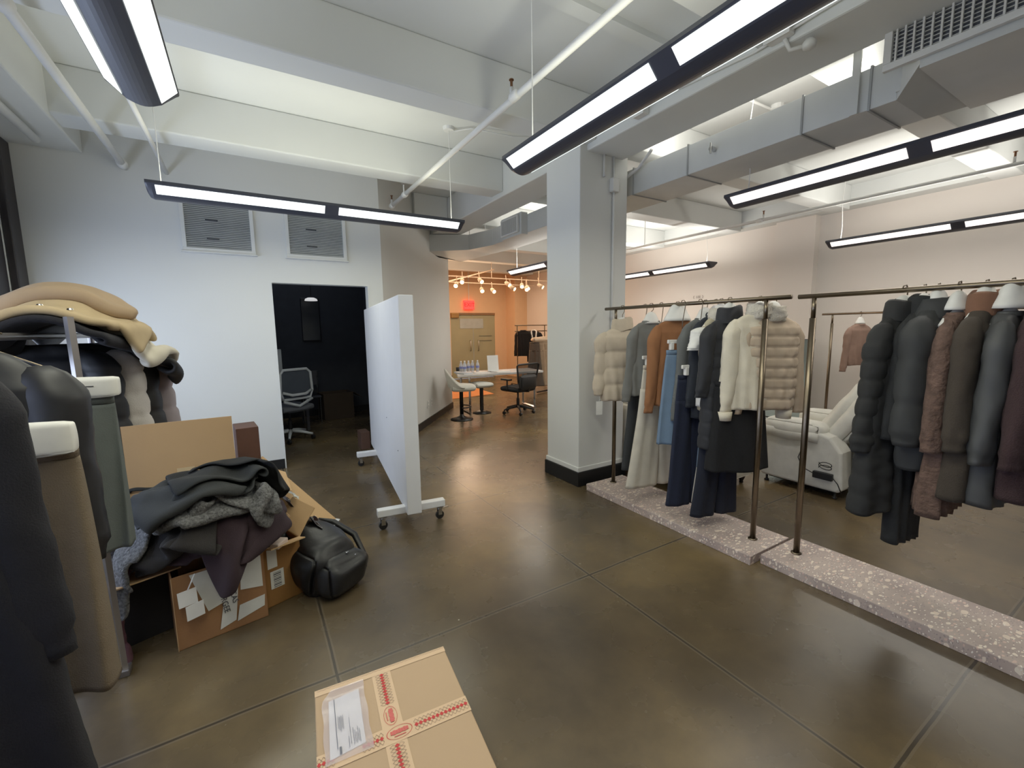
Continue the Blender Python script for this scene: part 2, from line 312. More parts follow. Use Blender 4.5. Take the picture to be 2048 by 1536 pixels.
obj('switch_box', MB().bb(2.95, 3.03, 3.05, 3.1, 2.74, 2.86), PIPE, pc, bevel=.006)
obj('short_tube', MB().tube([(2.87, 3.085, 2.86), (2.87, 3.085, 3.06)], .011, 10), PIPE, pc, smooth=True)
obj('bent_tube', MB().tube([(3.18, 3.15, 2.9), (3.2, 2.98, 2.96), (3.16, 2.8, 3.05)], .014, 8), PIPE, pc, smooth=True)
TOPG = mat('fixture_top', (190, 192, 190), .6)
# ---- linear pendants
def fixture(label, L_, lensmat):
    t = thing('pendant_light', label, 'light', (0, 0, 2.55)); R_ = .135; W = .125; H = .08; n = 24
    def prof(t):     # t 0..3: flat lens flank, rounded keel, flat lens flank
        if t <= 1: return (W-(W-.058)*t, -.064*t)
        if t >= 2: return (-.058-(W-.058)*(t-2), -.064*(3-t))
        return (.058-.116*(t-1), -.064-.018*math.sin(PI*(t-1)))
    A = [3*i/n for i in range(n+1)]
    hl = L_/2
    for sgn, (a0, a1) in ((1, (0, 1)),):
        pass
    body = MB(); R = []
    for yy, sc in ((-hl, .55), (-hl+.012, .86), (-hl+.035, 1), (hl-.035, 1), (hl-.012, .86), (hl, .55)):
        R.append([(prof(a)[0]*(.9+.1*sc), yy, 2.55+.02*0+prof(a)[1]*sc) for a in A]+[(-W*.93, yy, 2.55+.022), (W*.93, yy, 2.55+.022)])
    body.rings(R); obj('housing', body, FIXG, t, smooth=False)
    for sx in (0, 1):
        for y0, y1 in ((-hl+.055, -.055), (.055, hl-.055)):
            a0, a1 = (.1, .97) if sx == 0 else (2.12, 2.88)
            R = [[(prof(a)[0]*1.02, yy, 2.55+prof(a)[1]*1.02-.0015) for a in [a0+(a1-a0)*k/8 for k in range(9)]] for yy in [y0+(y1-y0)*q/6 for q in range(7)]]
            obj('lens', MB().rings(R, closed=False), lensmat, t, smooth=True)
    obj('top_cover', MB().quad((-.1, -hl+.06, 2.574), (.1, -hl+.06, 2.574), (.1, hl-.06, 2.574), (-.1, hl-.06, 2.574)), TOPG, t)
    return t
def cable(x, y, lab, z1=CZ, canopy=False, wav=0):
    c = thing('suspension_cable', lab, 'cable', (x, y, 2.57))
    pts = [(x+wav*math.sin(k*.9)*.02, y, 2.57+(z1-2.57)*k/10) for k in range(11)]
    obj('wire', MB().tube(pts, .0035, 6), WHITEP, c)
    if canopy: obj('ceiling_canopy', MB().lathe([(.02, -.03), (.05, -.03), (.055, 0)], (x, y, z1), 16), WHITEP, c)
    return c
fx = [('grey pendant light with two lens strips overhead at top left', -.3, 1.32, 0, LENS), ('grey pendant light hanging across the white wall in front of the two vents', .69, 4.13, PI/2, LENS),
      ('large grey pendant light in front of the pillar top', 1.56, 1.25, 0, LENS), ('dark pendant light below the duct in the right room', 3.56, 1.06, 0, LENSW),
      ('slim pendant light near the pink wall at far right', 6.55, 1.6, 0, LENSW), ('pendant light near the pink wall behind the first clothes rack', 6.7, 5.8, 0, LENSW), ('small distant pendant light left of the pillar', 4.25, 5.75, 0, LENSW)]
protoL = {}
for lab, x, y, rz, lm in fx:
    if lm.name not in protoL: o = protoL[lm.name] = fixture(lab, 2.44, lm); o.location = (x, y, 2.55); o.rotation_euler.z = rz
    else: o = dup(protoL[lm.name], (x, y, 2.55), rz, lab)
    # lamps: one down, one up
    warm = lm is LENSW
    for dz, e, rx in ((-.09, 14 if not warm else 13, 0), (.035, (8.5 if 'two vents' in lab else 6) if not warm else 22, PI)):
        if 'duct' in lab and dz > 0: dz = .5; e = 13  # added up lamp above the duct, no fixture there, brightens the right ceiling
        la = bpy.data.lights.new('lamp', 'AREA'); la.shape = 'RECTANGLE'; la.size = .2; la.size_y = 2.3; la.energy = e; la.color = (1, .955, .87) if warm else (1, .99, .8)
        lo = bpy.data.objects.new('lamp', la); col.objects.link(lo); lo.location = (x-(.07 if dz == .5 else 0), y+(.7 if dz == .5 else 0), 2.55+dz); lo.rotation_euler = (rx, 0, rz)
cable(1.82, 4.13, 'thin cable with ceiling canopy at the right end of the light over the vents', canopy=True)
cable(-.45, 4.13, 'thin cable at the left end of the light over the vents')
cable(1.56, 2.3, 'white cable holding the large light before the pillar'); cable(-.3, 2.4, 'thin cable behind the top left pendant light')
cable(3.56, 2.15, 'curly white cable at the end of the light below the duct', wav=1, canopy=True); cable(6.55, 2.7, 'wavy white cable at the end of the slim light at far right', wav=1, canopy=True); cable(6.7, 4.7, 'wavy white cable of the light behind the first clothes rack', wav=1, canopy=True); cable(4.25, 6.8, 'cable of the small distant light left of the pillar')
tag(obj('ceiling_wire', MB().tube([(1.84, 4.15, 3.42), (2.0, 4.0, 3.43), (2.4, 3.9, 3.4), (2.66, 3.7, 3.38)], .007, 6), PIPE, smooth=True), 'thin white wire running from the canopy to the girder', 'wire')
# right room ceiling conduits
for i, (x, y) in enumerate(((4.2, 2.3), (5.2, 2.2), (5.3, 4.0), (4.3, .6))):
    c = thing('ceiling_outlet', ['round white ceiling box with conduit above the duct', 'round white ceiling box above the right room pendant light', 'round white ceiling box far along the right room', 'round white ceiling box beside the large duct grille'][i], 'ceiling box', (x, y, 3.4))
    obj('box_body', MB().lathe([(.05, -.04), (.06, -.035), (.06, 0)], (x, y, CZ), 14), PIPE, c); obj('conduit_arm', MB().tube([(x, y, 3.42), (x-.05, y+.04, 3.425), (x-.7, y+.05, 3.43)], .012, 8), PIPE, c, smooth=True)
# ---------------------------------------------------------------- louvred panels over the doorway
for i, (x0, x1) in enumerate(((-.468, .14), (.425, 1.038))):
    v = thing('louvred_vent', ['wide grey slatted vent panel in the white wall, the one nearer the window', 'grey slatted vent panel above the dark doorway'][i], 'vent', ((x0+x1)/2, 5.31, 2.3))
    z0, z1 = 2.3, 2.79; fr = MB()
    fr.bb(x0, x1, 5.3, 5.33, z0, z0+.035).bb(x0, x1, 5.3, 5.33, z1-.035, z1).bb(x0, x0+.035, 5.3, 5.33, z0+.035, z1-.035).bb(x1-.035, x1, 5.3, 5.33, z0+.035, z1-.035)
    obj('frame', fr, WALL, v, bevel=.003); obj('sill', MB().bb(x0-.015, x1+.015, 5.285, 5.33, z0-.012, z0), WALL, v, bevel=.002)
    obj('backing', MB().bb(x0+.03, x1-.03, 5.327, 5.329, z0+.03, z1-.03), mat('slat_shadow', (120, 124, 128), .8), v)
    s = MB(); ns = 24
    for k in range(ns):
        zz = z0+.045+(z1-z0-.09)*k/(ns-1); s.add([(x0+.036, 5.306, zz-.006), (x1-.036, 5.306, zz-.006), (x1-.036, 5.318, zz+.007), (x0+.036, 5.318, zz+.007)], [(0, 1, 2, 3)])
    obj('slats', s, mat('slat_grey', (196, 200, 200), .6), v)
    c = MB()
    for (a, bq, zz) in ((.33, .5, z0+.12), (.33, .5, z0+.3)): c.bb(x0+(x1-x0)*a, x0+(x1-x0)*bq, 5.298, 5.304, zz, zz+.012)
    obj('slat_clip', c, mat('clip_dark', (60, 62, 66), .6), v)
# wall outlets on the diagonal wall
for i, s in enumerate((1.55, 1.72)):
    px, py = 1.43+dx/dl*s, 5.33+dy/dl*s; M = lookM((px+.004*math.sin(ang), py-.004*math.cos(ang), .33), (math.cos(ang), math.sin(ang), 0), (0, 0, 1))
    o = thing('wall_outlet', ['white outlet plate nearer the rolling panel', 'white outlet plate nearer the bar stool'][i], 'outlet', (px, py, .3))
    obj('plate', MB().extr([(-.035, -.057), (.035, -.057), (.035, .057), (-.035, .057)], M, .008), WHITEP, o, bevel=.003)
    obj('sockets', MB().extr([(-.015, .012), (.015, .012), (.015, .04), (-.015, .04)], M, .01).extr([(-.015, -.04), (.015, -.04), (.015, -.012), (-.015, -.012)], M, .01), mat('socket_grey', (180, 180, 178), .5), o)
tag(obj('wall_emblem', MB().tube([(7.685, 5.46+.02*math.cos(a), 2.085+.028*math.sin(a)) for a in [-1.3+2.6*k/8+PI for k in range(9)]], .004, 6).tube([(7.685, 5.63+.02*math.cos(a), 2.085+.028*math.sin(a)) for a in [-1.3+2.6*k/8 for k in range(9)]], .004, 6).tube([(7.685, 5.51, 2.06), (7.685, 5.51, 2.11)], .004, 6).tube([(7.685, 5.545, 2.06), (7.685, 5.545, 2.115)], .004, 6).tube([(7.685, 5.58, 2.06), (7.685, 5.58, 2.11)], .004, 6).tube([(7.685, 5.51, 2.085), (7.685, 5.58, 2.085)], .003, 6), mat('emblem', (140, 125, 118), .6)), 'small grey bracketed monogram emblem on the pink wall', 'wall emblem')
# ================================================================ rolling panel
rp = thing('rolling_partition', 'tall thick white partition panel on a wheeled base', 'partition', (.98, 4.0, 0), 0)
A0 = Vector((.925, 3.07, 0)); A1 = Vector((1.2, 5.35, 0)); dd = (A1-A0).normalized(); nn = Vector((dd.y, -dd.x, 0)); th = .108
PANEL = mat('panel_white', (226, 227, 230), .5, var=.02, bump=.03, bs=30)
c4 = [(A0+nn*0), (A0+nn*th), (A1+nn*th), (A1+nn*0)]
obj('panel', MB().prism([(p.x, p.y) for p in c4], .125, 1.755), PANEL, rp, bevel=.006)
for q, yy in ((.1, A0), (2.0, A0)):
    c = A0+dd*(.12 if q < 1 else 1.85); f = MB(); a_ = math.atan2(nn.y, nn.x)
    cx = c+nn*(th/2); f.box((cx.x, cx.y, .135), (.52, .065, .055), a_); ft = obj('foot_bar', f, PANEL, rp, bevel=.006)
    for s in (-1, 1):
        e = cx+nn*(s*.22); cs = MB().tube([(e.x, e.y, .108), (e.x, e.y, .075)], .012, 8); cs.box((e.x, e.y, .1), (.055, .05, .006), a_)
        cs.box((e.x, e.y-.016, .062), (.03, .004, .05), a_).box((e.x, e.y+.016, .062), (.03, .004, .05), a_)
        ca = obj('caster', cs, CHROME, rp); w = MB().tube([(e.x-nn.y*0-.0, e.y-.012, .034), (e.x, e.y+.012, .034)], .033, 20); obj('wheel', w, BLACKP, ca, smooth=False, bevel=.004)
        if s > 0: obj('brake_lever', MB().box((e.x+.045, e.y, .085), (.06, .02, .006), .2), CHROME, ca)
for i, (a, z) in enumerate(((.85, .72), (.3, .55))):
    p = A0+dd*a; obj('nail_hole', MB().box((p.x-.001, p.y, z), (.003, .012, .007), 0), mat('hole_dark', (60, 60, 70), .8), rp)
# ================================================================ terrazzo racks
def terrazzo():
    m = bpy.data.materials.new('terrazzo'); t, N, L, b = nt(m); tc = N.new('ShaderNodeNewGeometry')
    def chips(scale, thr, seedoff):
        mp = N.new('ShaderNodeMapping'); mp.inputs['Location'].default_value = (seedoff, seedoff*2, 0); mp.inputs['Rotation'].default_value = (0, 0, seedoff); mp.inputs['Scale'].default_value = (1, 1.9, 1.3); L.new(tc.outputs['Position'], mp.inputs[0])
        nz = N.new('ShaderNodeTexNoise'); nz.inputs['Scale'].default_value = 14; L.new(mp.outputs[0], nz.inputs['Vector'])
        ad = N.new('ShaderNodeMix'); ad.data_type = 'VECTOR'; ad.inputs['Factor'].default_value = .05; L.new(mp.outputs[0], ad.inputs[4]); L.new(nz.outputs['Color'], ad.inputs[5])
        v = N.new('ShaderNodeTexVoronoi'); v.inputs['Scale'].default_value = scale; L.new(ad.outputs[1], v.inputs['Vector'])
        d = N.new('ShaderNodeMath'); d.operation = 'LESS_THAN'; d.inputs[1].default_value = thr; L.new(v.outputs['Distance'], d.inputs[0])
        s = N.new('ShaderNodeSeparateColor'); L.new(v.outputs['Color'], s.inputs[0]); g = N.new('ShaderNodeMath'); g.operation = 'GREATER_THAN'; g.inputs[1].default_value = .5; L.new(s.outputs[0], g.inputs[0])
        mu = N.new('ShaderNodeMath'); mu.operation = 'MULTIPLY'; L.new(d.outputs[0], mu.inputs[0]); L.new(g.outputs[0], mu.inputs[1]); return mu.outputs[0]
    n = N.new('ShaderNodeTexNoise'); n.inputs['Scale'].default_value = 5; n.inputs['Detail'].default_value = 8; L.new(tc.outputs['Position'], n.inputs['Vector'])
    cr = N.new('ShaderNodeValToRGB'); e = cr.color_ramp.elements; e[0].position = .35; e[0].color = (*lin((166, 148, 142)), 1); e[1].position = .65; e[1].color = (*lin((190, 172, 163)), 1); L.new(n.outputs['Fac'], cr.inputs['Fac'])
    last = cr.outputs['Color']
    for sc_, thr, so, c in ((60, .3, 2.2, (150, 136, 134)), (30, .3, 7.7, (212, 184, 172)), (13, .27, 1.3, (230, 212, 196)), (21, .26, 4.2, (238, 224, 208)), (48, .24, 9.1, (240, 232, 222))):
        mx = N.new('ShaderNodeMix'); mx.data_type = 'RGBA'; L.new(chips(sc_, thr, so), mx.inputs['Factor']); L.new(last, mx.inputs['A']); mx.inputs['B'].default_value = (*lin(c), 1); last = mx.outputs['Result']
    L.new(last, b.inputs['Base Color']); b.inputs['Roughness'].default_value = .45; return m
TER = terrazzo()
def rack(label, x0, x1, y0, y1, px, ya, yb, ye0, ye1, zr, bh=.06, base=True):
    t = thing('clothes_rack', label, 'clothes rack', ((x0+x1)/2, (y0+y1)/2, 0))
    if base: obj('terrazzo_base', MB().bb(x0, x1, y0, y1, 0, bh), TER, t, bevel=.003)
    obj('rail', MB().tube([(px, ye0, zr), (px, ye1, zr)], .0145, 16), STEEL, t, smooth=True, bevel=0)
    for yy in (ya, yb):
        if yy is None: continue
        obj('post', MB().tube([(px, yy, bh), (px, yy, zr-.13)], .018, 16).tube([(px, yy, zr-.13), (px, yy, zr-.01)], .0125, 12).tube([(px, yy, bh), (px, yy, bh+.006)], .03, 16), STEEL, t, smooth=True)
    return t
R1 = rack('bronze rail clothes rack on a terrazzo slab next to the pillar', 2.6, 3.06, 1.43, 2.985, 2.84, 2.88, 1.555, 3.01, 1.405, 1.673)
R2 = rack('bronze rail clothes rack on a terrazzo slab nearest the camera holding dark coats', 2.68, 3.115, -.2, 1.412, 2.885, 1.3, -.05, 1.386, -.2, 1.672)
R3 = rack('distant bronze rail clothes rack behind the black coats', 6.85, 7.3, .6, 3.2, 7.1, 2.95, .9, 3.08, .4, 1.652)
# ================================================================ garments
def cloth(name, c, sheen=.0, bump=.25, bs=220, r=.95, tex='noise', var=.07, vs=12): return mat(name, c, r, var=var, vs=vs, bump=bump, bs=bs, sheen=sheen, tex=tex)
def sring(w, t, n, e=2.6):
    R = []
    for j in range(n):
        a = 2*PI*j/n; c, s = math.cos(a), math.sin(a)
        R.append((w*abs(c)**(2/e)*(1 if c >= 0 else -1), t*abs(s)**(2/e)*(1 if s >= 0 else -1)))
    return R
def puff(kind, u, v, amt, nh, nu=4):
    # u across 0..1, v down 0..1 -> outward offset
    amt *= .62
    if kind == 'h': return amt*(abs(math.sin(PI*nh*v))**.5-.5)
    if kind == 'g':
        row = int(v*nh); return amt*(min(abs(math.sin(PI*nh*v)), abs(math.sin(PI*(nu*u+.5*(row % 2)))))**.5-.5)
    if kind == 'd': return amt*(min(abs(math.sin(PI*(nh*v+nu*u))), abs(math.sin(PI*(nh*v-nu*u))))**.5-.5)
    if kind == 'c': return amt*(abs(math.sin(PI*nu*u*2))**.7-.5)
    return 0
def torso(w0, w1, L_, t0, t1, neck=.07, slope=.07, quilt=None, qa=.01, nh=6, nu=3, folds=.008, fk=5, sd=0, zt=0, n=64, skew=0, hemslant=0, ns=None):
    ns = ns or (34 if not quilt else max(40, nh*7)); mb = MB(); R = []
    prof = []
    for k in range(5): q = k/4; prof.append((neck+(w0*.93-neck)*q**.8, .035+(t0*.8-.035)*q, -slope*q**1.3, 0))
    for k in range(1, ns+1):
        q = k/ns; w = w0+(w1-w0)*q-(.02*math.sin(PI*min(q*1.5, 1)) if not quilt else 0); tt = t0+(t1-t0)*q**.8
        prof.append((w, tt, -slope-(L_-slope)*q, q))
    for w, tt, z, q in prof:
        r = []
        for j, (x, y) in enumerate(sring(w, tt, n)):
            a = 2*PI*j/n; u = x/w*.5+.5
            f = folds*q*math.sin(fk*u*PI*2+sd+math.sin(q*3+sd))+.006*fn((x*9+sd, y*9, z*5+sd))+.009*fn((x*16+sd*2, y*10, z*4+x*8))+.004*fn((x*34, y*20, z*16+sd))
            f += puff(quilt, u, (q*(L_-slope))/(L_-slope), qa, nh, nu) if q > 0 else 0
            sg = 1 if y >= 0 else -1
            l = math.hypot(x/w, y/tt) or 1
            r.append((x+f*.5*(x/w)/l+skew*z, y+sg*f*(abs(y)/tt)**.3, zt+z+hemslant*q*x+.004*q*math.sin(a*3+sd)))
        R.append(r)
    mb.rings(R); return mb
def sleeve(sx, sw, drop, L_, r0, r1, out=.05, fwd=0, quilt=None, qa=.008, nh=6, zt=0, sd=0, n=20, folds=.004, cuff=True, flat=.75):
    R = []; ns = 30 if not quilt else max(30, nh*7)
    for k in range(ns+1):
        q = k/ns; c = (sx*(sw-.035*(1-min(1, q*6))+out*q-.012*math.sin(PI*q)), fwd*q+.01*math.sin(2.2*q+sd), zt-drop-L_*q)
        r = r0+(r1-r0)*q**.7
        if q < .14: r *= .35+.65*(q/.14)**.5
        if cuff and q > .93: r *= .84
        ring = []
        for j in range(n):
            a = 2*PI*j/n; f = puff(quilt, .5, q, qa, nh)+folds*math.sin(3*a+sd+7*q)*q+.006*fn((math.cos(a)*2+sd, math.sin(a)*2, q*7))+.004*fn((math.cos(a)*4+sd, math.sin(a)*4, q*14+a))
            ring.append((c[0]+(r+f)*math.cos(a)*1.0, c[1]+(r*flat+f)*math.sin(a), c[2]))
        R.append(ring)
    return MB().rings(R)
def wool(R): return R
def xf(mb, M): mb.V = [tuple(M @ Vector(v)) for v in mb.V]; return mb
def top(label, cat, name, loc, yaw_, m, L_=.6, w0=.2, w1=.2, t0=.055, t1=.06, sl=.56, r0=.062, r1=.042, collar='crew', quilt=None, qa=.011, nh=6, nu=3, sm=None, cm=None, group=None, neck=.075, slope=.06, out=.04, fwd=0, folds=.008, sd=None, fk=5, tagc=False, hems=0, snaps=0, hem=None, cuffm=None, squilt='same', swq=.93):
    """a garment hanging from loc (top of the neckline), shoulders along local x turned by yaw_"""
    sd = sd if sd is not None else rng.rand()*9
    t = thing(name, label, cat, loc, -.6*yaw_, group); W = WM[t.name]
    def add(nm, mb, mm, **k): return obj(nm, xf(mb, W), mm, t, **k)
    add('body', torso(w0, w1, L_, t0, t1, neck, slope, quilt, qa, nh, nu, folds, fk, sd, hemslant=hems), m, smooth=True)
    if sl:
        for s in (-1, 1): add('sleeve', sleeve(s, w0*swq, slope*.55, sl, r0, r1, out, fwd*s, (quilt if quilt != 'g' else 'h') if squilt == 'same' else squilt, qa*.8, max(3, int(nh*.8)), sd=sd+s), sm or m, smooth=True)
    cm = cm or m
    if collar == 'crew': add('collar', MB().rings([[(x*k1, y*k1, z) for x, y in sring(neck*1.02, .042, 32, 2)] for k1, z in ((1.05, -.012), (1.06, .004), (.96, .01), (.9, .0))], cap=False), cm, smooth=True)
    elif collar == 'stand': add('collar', MB().rings([[(x*k1, y*k1, z+.01*math.sin(x*30)) for x, y in sring(neck*1.15, .055, 32, 2.2)] for k1, z in ((1.12, -.02), (1.1, .03), (1.02, .075), (.9, .085), (.86, .05), (.85, 0))], cap=False), cm, smooth=True)
    elif collar == 'fur':
        R = []
        for k in range(9):
            q = k/8; rr = 1.0+.18*math.sin(PI*min(1, q*1.1)); R.append([(x*rr+.012*fn((x*40, y*40, q*9+sd)), y*rr*1.25+.012*fn((x*40+5, y*40, q*9)), -.03+.1*q+.006*fn((x*50, q*20, y*50))) for x, y in sring(neck, .05, 40, 2)])
        add('fur_collar', MB().rings(R), cm, smooth=True)
    elif collar == 'hood':
        R = []
        for k in range(8): q = k/7; R.append([(x*(1.5-.5*q)+.006*fn((x*20, y*20, q*4+sd)), y*(1.6-.5*q), -.05+.12*q-.03*abs(x)/.1*q) for x, y in sring(neck, .055, 36, 2.1)])
        add('hood', MB().rings(R), cm, smooth=True)
    elif collar == 'shawl':
        for s in (-1, 1): add('lapel', MB().tube([(s*.01, -t0*.95, -.3), (s*.05, -t0*1.0, -.16), (s*neck*.9, -.03, -.01), (s*neck*.55, .035, .018), (0, .045, .022)], [.008, .022, .02, .018, .016], 10), cm, smooth=True)
    for k in range(snaps):
        z = -L_*.25-(L_*.7)*k/max(1, snaps-1); add('snap', MB().tube([(-.03, -t0-.02-.005*0, z), (-.03, -t0-.012-.02, z)], .009, 12), CHROME)
    if cuffm and sl:
        for s in (-1, 1): add('cuff', MB().tube([(s*(w0*swq+out), fwd*s, -slope*.55-sl), (s*(w0*swq+out), fwd*s, -slope*.55-sl-.06)], [r1*.95, r1*.85], 18), cuffm, smooth=True)
    if tagc: add('price_tag', MB().bb(-w0-.06, -w0+.0, -.03, -.027, -sl-.1-.1, -sl-.1+.02), mat('paper_tag', (228, 226, 220), .7)); add('tag_string', MB().tube([(-w0-.03, -.03, -sl-.08), (-w0-.02, -.02, -sl-.02)], .0015, 5), WHITEP)
    return t
def pants(label, name, cat, loc, yaw_, m, L_=.95, w=.1, legw=.075, t=.03, gap=.002, flare=1.0, group=None, sd=0, skirt=False, wh=None, fk=4, fa=.012, split=.22):
    tt = thing(name, label, cat, loc, -.6*yaw_, group); W = WM[tt.name]
    wt = obj('waistband', xf(MB().rings([[(x, y, z) for x, y in sring(w, t*.7, 40, 2.6)] for z in (0, -.035)]), W), m, tt, smooth=True)
    if skirt:
        R = []
        for k in range(41):
            q = k/40; ww = w+(wh-w)*q**.8; R.append([(x+.3*fa*q*math.sin(fk*a*.5), y+(1 if y >= 0 else -1)*fa*q**.7*math.sin(fk*a+sd+q), -.035-(L_-.035)*q+.004*math.sin(a*2)) for a, (x, y) in zip([2*PI*j/72 for j in range(72)], sring(ww, t*(.7+.9*q), 72, 2.4))])
        obj('panel', xf(MB().rings(R), W), m, tt, smooth=True); return tt
    hz = split
    R = [[(x, y*(1+.1*math.sin(9*x)), -.03-(hz-.03)*q) for x, y in sring(w*(1+.12*q), t*(.75+.25*q), 48, 2.6)] for q in [k/6 for k in range(7)]]
    obj('hips', xf(MB().rings(R), W), m, tt, smooth=True)
    for s in (-1, 1):
        R = []
        for k in range(31):
            q = k/30; lw = (w*.56*(1-q)+legw*flare*q); cx = s*(w*.56*(1-q)+(lw+gap)*q*1.0)
            R.append([(cx+x+.006*math.sin(6*q+sd)*q, y*(1+.25*q)+.006*math.sin(x*60+sd+3*q), -hz+.03-(L_-hz)*q) for x, y in sring(lw, t, 32, 2.4)])
        obj('leg', xf(MB().rings(R), W), m, tt, smooth=True)
    return tt
HANG = mat('hanger_white', (226, 224, 218), .6, var=.03, vs=30)
def hanger(x, y, z, zr, label, yaw_=0, big=1.0, kind='shoulder', group=None, w=.15):
    t = thing('hanger', label, 'hanger', (x, y, zr), -.6*yaw_, group); W = WM[t.name]; dz = z-zr
    hk = [(0, .0, dz+.05), (0, 0, dz*.45), (.018, 0, -.03), (.022, 0, .005), (.008, 0, .024), (-.012, 0, .019), (-.017, 0, .006)]
    obj('hook', xf(MB().tube(hk, .0032, 8), W), STEEL, t, smooth=True)
    if kind == 'shoulder':
        R = []
        for k in range(9): q = k/8; wq = (1.3, 1.22, 1.1, .98, .88, .8, .7, .52, .2)[k]; R.append([(xx*big*wq, yy*big*wq, dz-.04+.09*big*q**.9) for xx, yy in sring(.058, .036, 24, 2)])
        obj('neck_block', xf(MB().rings(R), W), HANG, t, smooth=True)
        obj('shoulder_bar', xf(MB().tube([(-w*.9, 0, dz-.115), (-w*.6, 0, dz-.09), (0, 0, dz-.05), (w*.6, 0, dz-.09), (w*.9, 0, dz-.115)], [.012, .018, .022, .018, .012], 10), W), HANG, t, smooth=True)
    else:
        obj('bar', xf(MB().box((0, 0, dz+.02), (w*2, .02, .028)), W), HANG, t, bevel=.005)
        for s in (-1, 1): obj('clip', xf(MB().box((s*w*.72, 0, dz-.012), (.03, .03, .06)), W), HANG, t, bevel=.006)
    return t
def hooked(x, y, zr, drop, label, yaw_=0, **k): return hanger(x, y, zr-drop, zr, label, yaw_, **k)
BEIGE = cloth('puffer_beige', (196, 180, 158), bump=.08, bs=60, sheen=.1); GREY = cloth('knit_grey', (118, 118, 114), bump=.35, bs=260, tex='wave'); BROWN = cloth('knit_caramel', (148, 98, 62), bump=.3, bs=250, tex='wave')
CHAR = cloth('trouser_charcoal', (50, 52, 54)); CREAM = cloth('linen_cream', (202, 194, 178), bump=.15); BLUE = cloth('denim_blue', (104, 126, 150), bump=.15); CABLE = cloth('cable_grey', (104, 106, 104), bump=.5, bs=140, tex='wave')
NAVY = cloth('cardigan_navy', (36, 40, 48)); DENIM = cloth('denim_dark', (24, 30, 50)); OLIVE = cloth('vest_sand', (176, 166, 140), bump=.08, bs=50); FUR = cloth('fur_cream', (214, 206, 190), bump=.9, bs=120); BLACKQ = cloth('quilt_black', (30, 31, 36), bump=.06, bs=40, r=.75, sheen=.05)
BLACK = cloth('wool_black', (14, 14, 17)); IVORY = cloth('fleece_ivory', (218, 208, 186), bump=.2); TAUPEQ = cloth('puffer_taupe', (190, 170, 146), bump=.06, bs=50, sheen=.1); TSH = cloth('tee_white', (228, 226, 220), bump=.1)
X1 = 2.84; Z1 = 1.673
def on1(y, drop, lab, **k): return hooked(X1, y, Z1, drop, lab, **k)
top('short beige puffer jacket with stand collar and paper tag beside the pillar', 'jacket', 'puffer_jacket', (X1-.0, 2.80, 1.50), .45, BEIGE, L_=.64, w0=.2, w1=.19, t0=.075, t1=.1, sl=.56, r0=.08, r1=.06, collar='stand', quilt='h', qa=.028, nh=4, out=.03, tagc=True, neck=.08)
hooked(X1, 2.80, Z1, .13, 'white hanger inside the short beige puffer jacket', .45)
pants('charcoal trousers with straight legs between the beige puffer and the grey sweater', 'trousers', 'trousers', (X1+.06, 2.6, 1.3), .35, CHAR, L_=1.06, w=.12, legw=.1, t=.028)
hooked(X1+.06, 2.6, Z1, .33, 'white clip hanger holding the charcoal trousers', .35, kind='clip', w=.15)
top('plain grey fine knit sweater hanging beside the beige puffer', 'sweater', 'sweater', (X1, 2.48, 1.545), .5, GREY, L_=.6, w0=.18, w1=.17, t0=.04, t1=.05, sl=.62, r0=.05, r1=.04)
hooked(X1, 2.48, Z1, .1, 'white hanger with tall neck showing above the grey sweater', .5, big=1.05)
pants('wide cream trousers hanging low under the brown sweater', 'trousers', 'trousers', (X1, 2.38, 1.2), .3, CREAM, L_=1.03, w=.16, legw=.14, t=.03, flare=1.1, sd=2)
hooked(X1, 2.38, Z1, .43, 'white clip hanger holding the wide cream trousers', .3, kind='clip', w=.17)
top('caramel brown crew neck sweater in the middle of the pillar side rack', 'sweater', 'sweater', (X1+.02, 2.24, 1.55), .55, BROWN, L_=.66, w0=.21, w1=.19, t0=.045, t1=.055, sl=.68, r0=.056, r1=.042, neck=.09)
hooked(X1+.02, 2.24, Z1, .085, 'large white hanger neck above the brown sweater', .55, big=1.5)
pants('light blue denim skirt panel hanging from a white clip hanger', 'wide_skirt', 'skirt', (X1-.06, 2.13, 1.33), .7, BLUE, L_=.72, w=.12, t=.03, skirt=True, wh=.17, sd=1)
hooked(X1-.06, 2.13, Z1, .3, 'white clip hanger holding the light blue skirt', .5, kind='clip', w=.12)
pants('dark indigo jeans hanging low under the cable knit sweater', 'jeans', 'jeans', (X1-.04, 2.04, 1.15), .4, DENIM, L_=1.02, w=.13, legw=.1, t=.03, sd=3)
hooked(X1-.04, 2.0, Z1, .48, 'white clip hanger holding the dark indigo jeans', .4, kind='clip', w=.14)
top('grey cable knit sweater hanging before the navy cardigan', 'sweater', 'sweater', (X1+.06, 2.03, 1.555), .5, CABLE, L_=.6, w0=.185, w1=.17, t0=.045, t1=.05, sl=.72, r0=.055, r1=.044, quilt='c', qa=.01, nu=6)
hooked(X1+.06, 2.03, Z1, .09, 'white hanger neck above the cable knit sweater', .5, big=1.1)
top('dark navy open cardigan hanging behind the cable knit sweater', 'cardigan', 'cardigan', (X1+.08, 1.96, 1.57), .45, NAVY, L_=.74, w0=.17, w1=.18, t0=.03, t1=.05, sl=.62, r0=.05, r1=.042, collar='shawl')
hooked(X1+.08, 1.96, Z1, .07, 'white hanger inside the navy cardigan', .45)
pants('second light blue skirt showing low between the dark jeans', 'wide_skirt', 'skirt', (X1-.02, 1.85, 1.22), .4, cloth('denim_blue_dark', (84, 100, 118)), L_=.72, w=.11, t=.025, skirt=True, wh=.14, sd=1)
